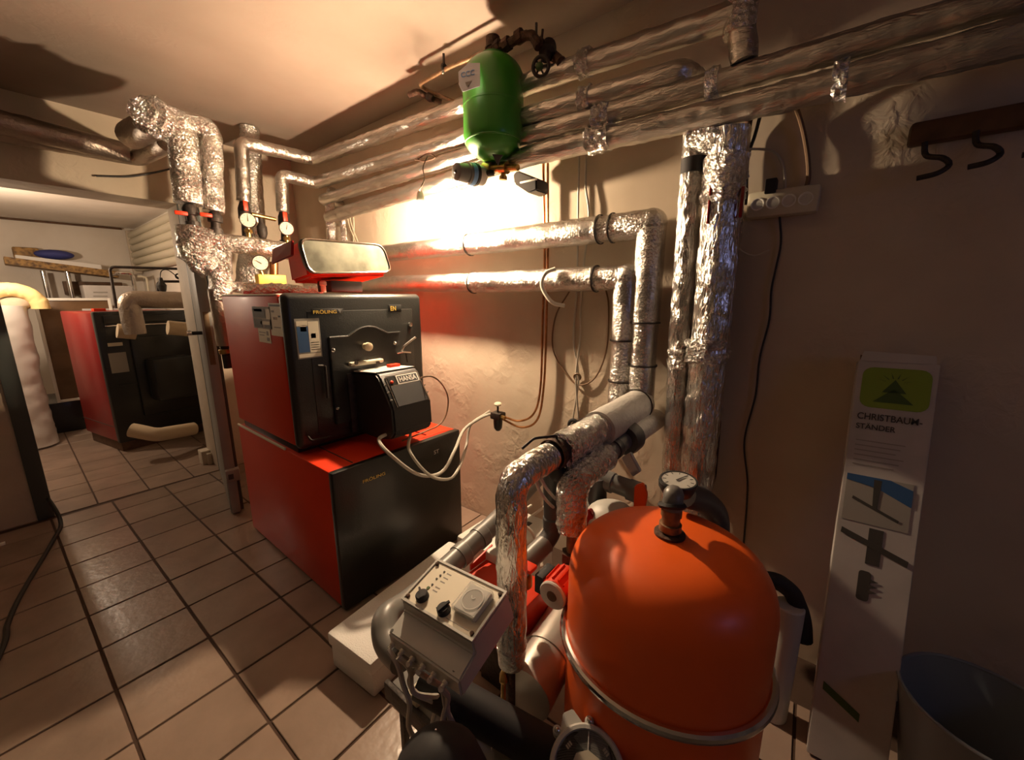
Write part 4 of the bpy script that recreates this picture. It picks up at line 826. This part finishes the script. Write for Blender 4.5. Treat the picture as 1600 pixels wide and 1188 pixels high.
# glands and cables below
for k in range(6):
    x = -.10+k*.036; gq = cp(x, -.134, -.062)
    part('cable_gland', 'beige', cb, lathe, gq, -ey, [(0, .0065), (.006, .0065), (.007, .005), (.014, .0045)], 10)
cg = [(cp(-.10, -.15, -.062), (622, 1040), (630, 1070), (640, 1100), (640, 1140), (668, 1180)), (cp(-.064, -.15, -.062), (640, 1045), (645, 1080), (668, 1088), (688, 1085), (700, 1060)), (cp(-.028, -.15, -.062), (652, 1040), (640, 1062), (650, 1084), (680, 1100), (676, 1130)), (cp(.008, -.15, -.062), (668, 1060), (690, 1075), (700, 1110), (706, 1150)), (cp(.044, -.15, -.062), (690, 1075), (698, 1110), (712, 1140), (716, 1165)), (cp(.08, -.15, -.062), (700, 1090), (694, 1115), (690, 1140), (692, 1160))]
lab6 = ['longest', 'second from the left', 'tightly looped', 'middle', 'second from the right', 'rightmost']
for (s0, *rest), lb_ in zip(cg, lab6):
    cable(f'{lb_} of the beige cables hanging under the grey control box', [s0]+[at(x, y, d=.93+.02*i) for i, (x, y) in enumerate(rest)], .0065, 'cable', step=.01)
# support rail under the box, junction bits
b = B(); R_ = Matrix.Translation(at(604, 1070, Z=.27)+V((.115, -.205, 0))) @ Matrix.Rotation(math.radians(0), 4, 'Z'); box(b, (-.10, -.20, -.02), (.05, .20, 0), .004, R_)
sh = thing('pump_shelf', 'grey metal shelf plate below the control box cables', 'shelf', at(655, 1100, Z=.25)); obj('plate', b, 'grey', sh)
b = B(); box(b, (-.115, -.22, -.06), (-.10, .22, .0), .003, R_); obj('edge_rail', b, 'iron', sh)
for yy in (-.18, .18): part('leg', 'iron', sh, box, R_ @ V((-.09, yy-.01, -.02)), (R_ @ V((-.07, yy+.01, -.02))).xy.to_3d(), .002)
b = B(); box(b, at(652, 1080, Z=.30)-V((.02, .02, .03)), at(652, 1080, Z=.30)+V((.025, .025, .0)), .004); tag(obj('junction_box', b, 'beige'), 'small beige junction box among the cables under the control box', 'box')
# column carrying the box
bp1, bp2 = at(700, 1085, d=1.02), at(880, 1188, d=.94)
bpp = thing('insulated_pipe', 'thick black insulated pipe from under the control box to the lower edge', 'pipe', bp1)
part('insulation', 'rubber', bpp, tube, [bp1+(bp1-bp2)*.25, bp2+(bp2-bp1)*.05], .047, seg=24, step=.05)
part('bracket', 'iron', bpp, box, cp(-.02, -.03, -.13), cp(.03, .03, -.086), .003)
bn = thing('black_funnel', 'dark rounded hood at the lower edge below the cables', 'hood', at(675, 1240, d=.80))
part('shell', 'rubber', bn, lathe, at(690, 1290, d=.82), (0, 0, 1), [(0, .11), (.10, .105), (.16, .085), (.20, .05), (.215, .02), (.218, 0)], 28)
part('rivet', 'chrome', bn, sphere, at(681, 1141, d=.76), .0022)
mb = thing('valve_block', 'pale stained pump body glimpsed below the black pipe', 'pump', at(775, 1160, d=1.0))
part('casting', 'beige', mb, tube, [at(722, 1140, d=1.0), at(760, 1160, d=1.0), at(790, 1200, d=.98)], .035, amp=.15, fr=30, step=.01)
part('steel_can', 'iron', mb, lathe, at(800, 1240, d=1.0), (0, 0, 1), [(0, .05), (.10, .05), (.11, .045)], 24)
part('bright_rim', 'chrome', mb, tube, [at(766, 1188, d=.97), at(769, 1165, d=.97), at(773, 1148, d=.97)], .003, bend=.01)
# round lugged dial at the lower edge
dc = at(917, 1206, d=.84); dn = (toC(dc)+V((0, 0, .25))).normalized()
dg = thing('setting_dial', 'round lugged dial with black face at the lower edge, in front of the orange vessel', 'dial', dc-dn*.04)
Rr = wpx(dc, 61)
fr_ = frame_of(dn); upd = V((0, 0, 1)); upd = (upd-dn*upd.dot(dn)).normalized(); rtd = upd.cross(dn)
part('housing', 'ltan' if False else 'lgrey', dg, lathe, dc-dn*.04, dn, [(0, Rr*.8), (.0, Rr*.93), (.04, Rr*.97), (.045, Rr*.92), (.045, Rr*.84), (.038, Rr*.82)], 48)
part('dial_face', 'black', dg, lathe, dc-dn*.004, dn, [(0, Rr*.83), (.002, Rr*.83)], 40)
for a in (0, 92, 180, -95):
    a = math.radians(a-8) if a else 0; o = rtd*math.sin(a)+upd*math.cos(a)
    lg = part('lug', 'lgrey', dg, lathe, dc-dn*.035+o*Rr*1.03, dn, [(0, Rr*.13), (.03, Rr*.12), (.034, Rr*.08)], 16)
    part('lug_screw', 'chrome', lg, lathe, dc-dn*.001+o*Rr*1.03, dn, [(0, Rr*.075), (.004, Rr*.06), (.006, Rr*.02)], 12)
a = math.radians(-52); o = rtd*math.sin(a)+upd*math.cos(a)
part('lug', 'lgrey', dg, lathe, dc-dn*.035+o*Rr*1.08, dn, [(0, Rr*.13), (.03, Rr*.12), (.034, Rr*.08)], 16)
part('lug_screw', 'chrome', dg, lathe, dc-dn*.001+o*Rr*1.08, dn, [(0, Rr*.075), (.004, Rr*.06), (.006, Rr*.02)], 12)
a2 = math.radians(-30); o = rtd*math.sin(a2)+upd*math.cos(a2); s_2 = rtd*math.cos(a2)-upd*math.sin(a2)
part('side_wing', 'lgrey', dg, prism, [dc-dn*.03+o*Rr*.8+s_2*Rr*.38, dc-dn*.03+o*Rr*1.3+s_2*Rr*.2, dc-dn*.03+o*Rr*1.3-s_2*Rr*.1, dc-dn*.03+o*Rr*.8-s_2*Rr*.45], dn*.02, .002)
part('pointer_line', 'white', dg, prism, [dc+upd*Rr*.42-rtd*.0008, dc+upd*Rr*.8-rtd*.0008, dc+upd*Rr*.8+rtd*.0008, dc+upd*Rr*.42+rtd*.0008], dn*.001, smooth=0)
part('centre_plate', 'beige', dg, lathe, dc-dn*.001, dn, [(0, Rr*.42), (.002, Rr*.42)], 8)
for k in (-50, 45, 90):
    a = math.radians(k); o = rtd*math.sin(a)+upd*math.cos(a); s_2 = rtd*math.cos(a)-upd*math.sin(a)
    for q_ in (-1, 0, 1): part('scale_bar', 'beige', dg, prism, [dc+o*Rr*.60+s_2*Rr*(q_*.06-.02), dc+o*Rr*.70+s_2*Rr*(q_*.06-.02), dc+o*Rr*.70+s_2*Rr*(q_*.06+.02), dc+o*Rr*.60+s_2*Rr*(q_*.06+.02)], dn*.001, smooth=0)

# ---------------------------------------------------------------- polystyrene block
R_ = Matrix.Translation((.60, 1.10, 0)) @ Matrix.Rotation(math.radians(5.5), 4, 'Z')
st = thing('foam_packing', 'white polystyrene packing box on the floor in front of the boiler', 'box', R_ @ V((.33, .12, 0)))
part('lower_half', 'styro', st, box, (0, 0, 0), (.68, .245, .098), .010, R_)
part('upper_half', 'styro', st, box, (-.008, -.006, .100), (.688, .251, .155), .012, R_)
# ================================================================ right wall: strip, cables, hooks, box, bin
ps = thing('power_strip', 'off-white power strip mounted on the wall beside the tall foil pipes', 'power strip', at(1225, 320, X=1.72))
a, c_ = at(1166, 335, X=1.71), at(1282, 300, X=1.71)
part('body', 'beige', ps, box, (1.70, c_.y, 1.678), (1.749, a.y, 1.765), .010)
for k in range(4):
    yy = a.y-(a.y-c_.y)*(.16+.22*k); sk = part('socket', 'white', ps, lathe, (1.701, yy, 1.722), (-1, 0, 0), [(0, .019), (.0, .021), (.003, .021), (.003, .018), (.001, .017)], 20)
part('plug', 'rubber', ps, box, (1.69, at(1204, 305, X=1.71).y-.016, 1.752), (1.73, at(1204, 305, X=1.71).y+.018, 1.80), .004)
cable('thick dark cable bowing down from the pipes into the power strip', [at(1243, 165, X=1.70), at(1254, 200, X=1.73), at(1262, 245, X=1.73), at(1263, 280, X=1.73), at(1256, 302, X=1.725)], .007, 'brcable')
cable('thin light cable arching into the power strip', [at(1160, 234, X=1.72), at(1185, 233, X=1.735), at(1208, 237, X=1.735), at(1222, 255, X=1.735), at(1226, 280, X=1.735), at(1226, 303, X=1.73)], .0045, 'cable')
cable('dark cable slanting from the foil pipes behind the tall column', [at(1190, 172, X=1.72), at(1180, 210, X=1.735), at(1168, 250, X=1.735), at(1166, 320, X=1.735)], .006, 'bcable')
cable('thin wavy cable down the wall under the power strip', [at(1218, 336, X=1.735), at(1220, 380, X=1.74), at(1212, 420, X=1.74), at(1205, 455, X=1.74), at(1202, 500, X=1.74), at(1187, 560, X=1.74), at(1180, 620, X=1.74), at(1163, 690, X=1.74), at(1168, 760, X=1.74), at(1162, 850, X=1.74)], .0035, 'bcable')
cable('pale string drooping behind the tall foil column', [at(1150, 385, X=1.70), at(1165, 396, X=1.71), at(1182, 399, X=1.72), at(1202, 391, X=1.73)], .0025, 'beige')
hr = thing('hook_rail', 'dark wooden hook rail on the right wall', 'rack', at(1500, 205, X=1.73))
a, c_ = at(1419, 218, X=1.72), at(1640, 178, X=1.72)
part('board', 'brown', hr, box, (1.705, c_.y-.35, 1.835), (1.749, a.y, 1.895), .010)
def hookp(pts, X): return [at(x, y, X=X) for x, y in pts]
h1_ = [(1445, 222), (1447, 243), (1473, 247), (1483, 258), (1464, 271), (1432, 279)]
for i, dx in enumerate((0, 80, 165)):
    sc = 1+.02*i; pts = [(1445+dx+(x-1445)*1.0, y-.22*dx+(10 if 0 else 0)) for x, y in h1_]
    P3 = [at(*p, X=1.70-.035*(k > 1)-.02*(k > 3)) for k, p in enumerate(pts)]
    b = B(); tube(b, P3, .007, seg=10, smooth=True, step=.008); obj('hook', b, 'iron', hr)
# christmas tree stand carton leaning
bt_ = thing('carton', 'tall narrow white carton with green and black print leaning on the wall', 'box', (1.5, -.15, 0))
T0, T1 = at(1345, 562, X=1.64), at(1466, 572, X=1.64)
pl0 = ray(1345, 562).cross(ray(1255, 1188)); pl1 = ray(1466, 572).cross(ray(1392, 1188))
XB = 1.34
def onpl(n_, X_, Z_): return V((X_, -(n_.x*X_+n_.z*(Z_-H))/n_.y, Z_))
B0, B1 = onpl(pl0, XB, .01), onpl(pl1, XB, .01)
zt4 = (T0.z+T1.z)/2; T0 = V((1.64, T0.y, zt4)); T1 = V((1.64, T1.y, zt4))
wv = (T1-T0)/1.0; wv = V((0, -(abs(T1.y-T0.y)+abs(B1.y-B0.y))/2, 0)); upv = ((T0-B0)+(T1-B1))/2; ctr = (T0+T1+B0+B1)/4
LU = upv.length; WU = abs(wv.y); uy_ = upv.normalized(); ux = (V((0, -1, 0))-uy_*V((0, -1, 0)).dot(uy_)).normalized(); un = ux.cross(uy_)
if un.x > 0: un = -un
def kp(u, v, k=0): return ctr+ux*(u-.5)*WU+uy_*(v-.5)*LU+un*k
def cfl(n, m_, poly, par, k=.0): return part(n, m_, par, prism, [kp(u, v, k+.0004) for u, v in poly], un*.0008, smooth=0)
body = part('carton_body', 'card', bt_, prism, [kp(0, 0), kp(1, 0), kp(1, 1), kp(0, 1)], -un*.075, .002)
part('top_flap', 'card', bt_, prism, [kp(.02, 1), kp(.96, 1), kp(.94, 1.02), kp(.06, 1.025)], -un*.003, smooth=0)
part('rear_top_strip', 'brown', bt_, prism, [kp(.04, 1.0, -.07), kp(.96, 1.0, -.07), kp(.96, 1.02, -.07), kp(.04, 1.022, -.07)], un*.003, smooth=0)  # brown strip along the rear top edge of the carton
def rrect(u0, v0, u1, v1, r=.06):
    out = []
    for (cx_, cy_, a0) in ((u1-r, v1-r*WU/LU, 0), (u0+r, v1-r*WU/LU, 90), (u0+r, v0+r*WU/LU, 180), (u1-r, v0+r*WU/LU, 270)):
        for k in range(5): a = math.radians(a0+k*22.5); out.append((cx_+r*math.cos(a), cy_+r*WU/LU*math.sin(a)))
    return out
cfl('green_logo_field', 'limep', rrect(.08, .885, .93, .985, .14), body)
for (u, v, w_, h_) in ((.25, .90, .5, .022), (.35, .925, .3, .02)): cfl('logo_tree', 'dlime', [(u, v), (u+w_, v), (u+w_/2, v+h_*1.6)], body, .001)
for k in range(6): a = math.radians(20+k*28); cfl('logo_ray', 'dlime', [(.5+.12*math.cos(a)-.01, .948+.012*math.sin(a)), (.5+.24*math.cos(a), .948+.026*math.sin(a)), (.5+.12*math.cos(a)+.01, .948+.012*math.sin(a))], body, .001)
text('title_lettering', 'CHRISTBAUM-', kp(.48, .862, .0015), ux, uy_, .020, 'dark', body, WU*.80)
text('title_lettering', 'STÄNDER', kp(.33, .838, .0015), ux, uy_, .020, 'dark', body, WU*.50)
for k in range(6): cfl('printed_line', 'greyp', [(.1, .80-k*.012), (.72-.05*(k % 3), .80-k*.012), (.72-.05*(k % 3), .8025-k*.012), (.1, .8025-k*.012)], body)
cfl('photo_print', 'greyp', [(.05, .60), (.88, .60), (.88, .715), (.05, .715)], body)
cfl('photo_print', 'bluep', [(.05, .70), (.45, .69), (.88, .66), (.88, .70), (.6, .715), (.05, .715)], body, .001)
cfl('photo_print', 'dark', [(.42, .64), (.48, .64), (.5, .71), (.40, .71)], body, .0012)
cfl('photo_print', 'dark', [(.15, .655), (.75, .618), (.76, .624), (.16, .662)], body, .0014)
cfl('cross_print', 'dark', [(.42, .505), (.60, .505), (.60, .592), (.42, .592)], body)
cfl('cross_print', 'dark', [(.06, .566), (.92, .522), (.93, .536), (.07, .58)], body, .001)
cfl('spike_print', 'dark', rrect(.36, .415, .52, .487, .05), body)
for k in range(3): cfl('spike_print', 'dark', [(.5, .435+k*.013), (.62, .442+k*.013), (.5, .445+k*.013)], body, .001)
cfl('bottom_print', 'dlime', [(.1, .17), (.6, .13), (.6, .15), (.1, .19)], body)
# waste bin
bi = thing('waste_bin', 'grey plastic waste bin at the lower right corner', 'bin', (1.42, -.455, 0))
bc = V((1.42, -.457, 0)); zr = .35; RR = .172
part('bucket', 'bin', bi, lathe, bc, (0, 0, 1), [(0, 0), (0, RR*.72), (zr-.01, RR), (zr, RR*1.02), (zr, RR*.985), (.012, RR*.70), (.012, 0)], 48, False)
part('rim', 'bin', bi, torus, bc+V((0, 0, zr)), (0, 0, 1), RR, .005, 48, 8)
# standpipe between vessel and carton
sp_ = thing('standpipe', 'pale grey standpipe with a dark elbow right of the orange vessel', 'pipe', (1.42, .1, 0))
s0 = at(1234, 945, X=1.42)
part('post', 'lgrey', sp_, cyl, V((1.42, s0.y, 0)), V((1.42, s0.y, s0.z)), .042, 24)
part('dark_elbow', 'rubber', sp_, tube, [at(1190, 905, X=1.40), at(1215, 908, X=1.41), at(1238, 925, X=1.43), at(1254, 965, X=1.46), V((1.46, s0.y-.05, .3))], .026, bend=.04)

# ================================================================ floor cable at left
cable('black cable trailing over the tiles from the doorway to the left edge', [V((-.03, 3.90, .16)), V((.0, 3.74, .10)), V((.012, 3.62, .012)), at(80, 850, Z=.008), at(35, 925, Z=.008), at(12, 975, Z=.008), at(5, 1010, Z=.008), at(-60, 1150, Z=.008)], .010, 'bcable')
b = B(); box(b, at(0, 853, Z=.0)+V((-.06, -.01, .0)), at(0, 853, Z=0)+V((.02, .02, .01)), .001); tag(obj('paper_scrap', b, 'white'), 'tiny white scrap on the dark tiles at the left edge', 'scrap')

# ================================================================ far room
# far lamp
fl = V((-.078, 5.35, 1.78))
t = thing('ceiling_lamp', 'lit bulb hanging in the far room behind the left door jamb', 'lamp', fl)
part('bulb_glass', 'farg', t, sphere, fl, .035, (1, 1, 1), 2); part('socket', 'white', t, cyl, fl+V((0, 0, .034)), fl+V((0, 0, .09)), .018); part('cord', 'bcable', t, cyl, fl+V((0, 0, .09)), V((fl.x, fl.y, ZF)), .003, 8)
# far boiler
th2 = math.radians(11.5); o2 = V((.475, 4.95, 0)); ux2 = V((math.cos(th2)*1, math.sin(th2)*.4, 0)).normalized(); uy2 = V((-math.sin(th2), math.cos(th2), 0)); ux2 = V((uy2.y, -uy2.x, 0))
R2_ = Matrix((ux2, uy2, V((0, 0, 1)))).transposed().to_4x4(); R2_.translation = o2
fb = thing('heating_boiler', 'far red and black boiler in the room beyond the doorway', 'boiler', o2+ux2*.35+uy2*.37)
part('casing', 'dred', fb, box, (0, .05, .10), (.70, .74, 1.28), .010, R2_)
part('front_panel', 'black', fb, box, (-.003, .0, .09), (.703, .06, 1.285), .014, R2_)
part('plinth', 'brown', fb, box, (.02, .04, 0), (.68, .70, .10), .004, R2_)
part('side_seam', 'dark', fb, box, (-.002, .06, .24), (.001, .74, .246), 0, R2_)
part('control_strip', 'black', fb, box, (.05, -.02, 1.18), (.68, .0, 1.25), .006, R2_)
part('strip_edge', 'chrome', fb, box, (.05, -.022, 1.155), (.68, -.005, 1.165), .002, R2_)
part('notice', 'greyp', fb, box, (.04, -.004, .74), (.16, .0, .92), 0, R2_)
part('notice', 'beige', fb, box, (.05, -.004, .98), (.15, .0, 1.01), 0, R2_)
part('burner_door', 'black', fb, box, (.20, -.03, .30), (.66, .0, 1.05), .012, R2_)
part('burner', 'black', fb, box, (.26, -.22, .45), (.60, -.03, .85), .03, R2_)
part('lower_door', 'black', fb, box, (.06, -.012, .62), (.66, -.001, .63), .002, R2_)
part('red_cap', 'red', fb, box, (.04, .1, 1.285), (.12, .16, 1.31), .003, R2_)
fi = foil('thick grey insulated pipe bending down in front of the far boiler', [at(212, 522, Y=4.72), at(200, 468, Y=4.72), at(340, 470, Y=4.72)], .075, 'dull', bend=.06, amp=.04)
part('white_stub', 'ltan', fi, tube, [at(183, 517, Y=4.80), at(212, 520, Y=4.80)], .062, seg=20)
part('return_pipe', 'ltan', fb, tube, [at(205, 672, Y=4.60), at(245, 680, Y=4.50), V((.95, 4.62, .10+.08))], .060, seg=20, bend=.05, amp=.04, fr=12)
part('insulated_stub', 'ltan', fb, tube, [at(262, 512, Y=4.76), at(302, 516, Y=4.76)], .065, seg=20, amp=.05)
# insulated pipe bundle under the ceiling of the far room
for k, nm in enumerate(('topmost', 'second', 'third', 'fourth', 'fifth', 'lowest')):
    z_ = 2.20-.083*k; X_ = XF-.055
    foil(f'{nm} of the six pale pipes stacked high on the far room side wall', [V((X_, 4.2, z_)), V((X_, 7.3, z_))], .041, 'beige', amp=.05, fr=6, step=.06, name='insulated_pipe', group=None)
b = B(); box(b, (XF-.10, 7.28, 1.72), (XF-.01, 7.34, 2.26), .004); tag(obj('pipe_bracket', b, 'beam'), 'upright beige bracket at the far end of the stacked pipes', 'bracket')
# shelf on far wall
Ys = 7.0
sh2 = thing('wall_shelf', 'ochre shelf board on metal posts at the far wall', 'shelf', at(100, 420, Y=Ys))
a, c_ = at(8, 412, Y=Ys), at(186, 434, Y=Ys)
part('board', 'ochre', sh2, prism, [V((a.x, Ys, a.z+.0)), V((c_.x, Ys, c_.z)), V((c_.x, Ys, c_.z+.075)), V((a.x, Ys, a.z+.075))], (0, .35, 0), .003)
for x in (70, 108): part('post', 'chrome', sh2, cyl, V((at(x, 440, Y=Ys+.1).x, Ys+.1, .01)), V((at(x, 440, Y=Ys+.1).x, Ys+.1, at(x, 424, Y=Ys).z+.01)), .022, 12)
part('back_beam', 'brown', sh2, box, V((.5, 7.28, 1.44)), V((1.02, 7.36, 1.60)), .004)
a, c_ = at(26, 409, Y=Ys-.02), at(161, 424, Y=Ys-.02)
b = B(); prism(b, [V((a.x, Ys+.02, a.z)), V((c_.x, Ys+.02, c_.z)), V((c_.x, Ys+.02, c_.z+.075)), V((a.x, Ys+.02, a.z+.075))], (0, .3, 0), .004); tag(obj('white_slab', b, 'styro'), 'long white foam slab lying on the ochre shelf', 'slab')
b = B(); sphere(b, at(85, 398, Y=7.18), .16, (1, .6, .34), 3); tag(obj('blue_bundle', b, 'blue'), 'dark blue bundle on the white slab of the shelf', 'bundle')
b = B(); box(b, at(22, 402, Y=7.2), at(60, 388, Y=7.2)+V((0, .15, 0)), .01); tag(obj('brown_parcel', b, 'ochre'), 'flat brown parcel on the shelf left of the blue bundle', 'parcel')
t = thing('white_carton', 'white printed carton on a table behind the far boiler', 'box', at(170, 478, Y=6.6))
part('carton_body', 'card', t, box, at(136, 478, Y=6.5), at(206, 447, Y=6.5)+V((0, .3, 0)), .004)
for k in range(3): part('printed_line', 'greyp', t, box, at(146, 458+6*k, Y=6.498), at(168, 456+6*k, Y=6.498)+V((0, .002, 0)), smooth=0)
tb = thing('work_table', 'pale worktop behind the far boiler', 'table', V((.8, 6.6, 0)))
zt5 = at(140, 482, Y=6.4).z
part('tabletop', 'card', tb, box, (.52, 6.2, zt5-.04), (1.2, 7.0, zt5), .004)
for x_, y_ in ((.56, 6.24), (1.15, 6.24), (.56, 6.95), (1.15, 6.95)): part('leg', 'iron', tb, box, (x_, y_, 0), (x_+.04, y_+.04, zt5-.04), .002)
fpn = thing('framed_panel', 'brown panel in a thin white frame leaning behind the far boiler', 'panel', at(70, 632, Y=6.2))
a, c_ = at(66, 630, Y=6.2), at(150, 468, Y=6.2); zlo, zhi = .33, 1.40; xa, xb = .20, .75
part('panel', 'mirror', fpn, box, (xa, 6.205, zlo), (xb, 6.225, zhi), .001)
bm = B()
for lo, hi in (((xa, 6.19, zlo), (xa+.025, 6.23, zhi)), ((xb-.025, 6.19, zlo), (xb, 6.23, zhi)), ((xa+.025, 6.19, zlo), (xb-.025, 6.23, zlo+.025)), ((xa+.025, 6.19, zhi-.025), (xb-.025, 6.23, zhi))): box(bm, lo, hi, .002)
obj('frame', bm, 'white', fpn)
b = B(); box(b, (.05, 6.22, .0), (.50, 6.9, .325), .01); tag(obj('dark_chest', b, 'black'), 'low dark chest under the framed panel', 'chest')
rl = thing('insulation_roll', 'yellow foam roll wrapped in clear plastic beside the framed panel', 'roll', (.0, 5.75, 0))
rc = at(22, 470, Y=5.8); 
part('foam_roll', 'yellow', rl, tube, [rc+V((.17*math.cos(a)-.02, .0, .15*math.sin(a)-.05)) for a in [math.radians(-10+k*20) for k in range(11)]], .062, seg=16, bend=.04, step=.02, amp=.08, fr=30)
part('plastic_bag', 'plastic', rl, tube, [V((rc.x-.12, 5.82, .02)), V((rc.x-.12, 5.82, .5)), V((rc.x-.08, 5.82, rc.z-.04))], lambda t: .185-.03*t, seg=24, amp=.07, fr=9, step=.03)
part('inner_bag', 'rag', rl, sphere, rc+V((0, .02, -.03)), .10, (1, .7, .7), 3)
b = B(); box(b, at(62, 658, Z=.0), at(80, 652, Z=.0)+V((0, .06, .05)), .004); tag(obj('white_offcut', b, 'white'), 'small white block on the floor before the dark chest', 'block')
b = B(); tube(b, [at(80, 657, Z=.03), at(95, 655, Z=.04), at(110, 648, Z=.06), at(118, 642, Z=.07)], lambda t: .028+.03*t*(1-t), seg=12, amp=.4, fr=25, step=.01, smooth=True); tag(obj('rag', b, 'rag'), 'crumpled beige rag on the floor by the far boiler', 'cloth')
# thin piping on far side wall
def thinpipe(label, pts, r=.012, m='iron'): b = B(); tube(b, pts, r, seg=10, bend=.04); return tag(obj('thin_pipe', b, m), label, 'pipe')
thinpipe('thin dark pipe rising from the far boiler and turning along the side wall', [at(182, 482, Y=5.2), at(171, 417, Y=5.2), V((XF-.04, 5.0, at(171, 417, Y=5.2).z)), V((XF-.04, 4.3, 1.70))])
thinpipe('thin dark pipe along the far wall just below the ceiling', [at(-40, 337, Y=7.36), at(190, 358, Y=7.36)], .012, 'brown')
thinpipe('bent bright pipe between the shelf and the insulated pipe', [V((at(186, 427, Y=6.5).x, 6.9, at(186, 427, Y=6.5).z)), at(186, 427, Y=6.5), at(206, 427, Y=6.5), V((at(213, 456, Y=6.5).x, 6.5, zt5))], .02, 'chrome')
thinpipe('small dark pipe loop with a valve over the far boiler', [at(247, 458, Y=4.9), at(246, 440, Y=4.9), at(290, 440, Y=4.9)], .012)
thinpipe('pale bent pipe behind the insulated pipe bend', [at(215, 432, Y=6.4), at(229, 433, Y=6.4), V((at(232, 460, Y=6.4).x, 6.4, zt5))], .012, 'beige')
t = thing('small_valve', 'small black valve on the pipe loop over the far boiler', 'valve', at(255, 448, Y=4.88))
part('body', 'blackp', t, lathe, at(255, 458, Y=4.88), (0, 0, 1), [(0, .018), (.03, .03), (.07, .036), (.1, .02), (.14, .012)], 12)
part('knob', 'rubber', t, torus, at(279, 432, Y=4.88), (0, 1, 0), .022, .007, 16, 6)
cable('loop of thin dark wire hanging over the far boiler', [at(250, 436, Y=4.86), at(252, 424, Y=4.86), at(262, 422, Y=4.86), at(276, 432, Y=4.86), at(286, 440, Y=4.86)], .004, 'bcable')
cable('coiled thin cable below the insulated pipe of the far boiler', [at(262, 474, Y=4.9), at(266, 480, Y=4.9), at(274, 481, Y=4.9), at(280, 474, Y=4.9), at(284, 480, Y=4.9), at(290, 474, Y=4.9)], .005, 'bcable')
cable('dark cable drooping across the lintel behind the tee leg', [at(150, 275, Y=3.80), at(200, 276, Y=3.80), at(240, 270, Y=3.80), at(275, 262, Y=3.80)], .006, 'bcable')
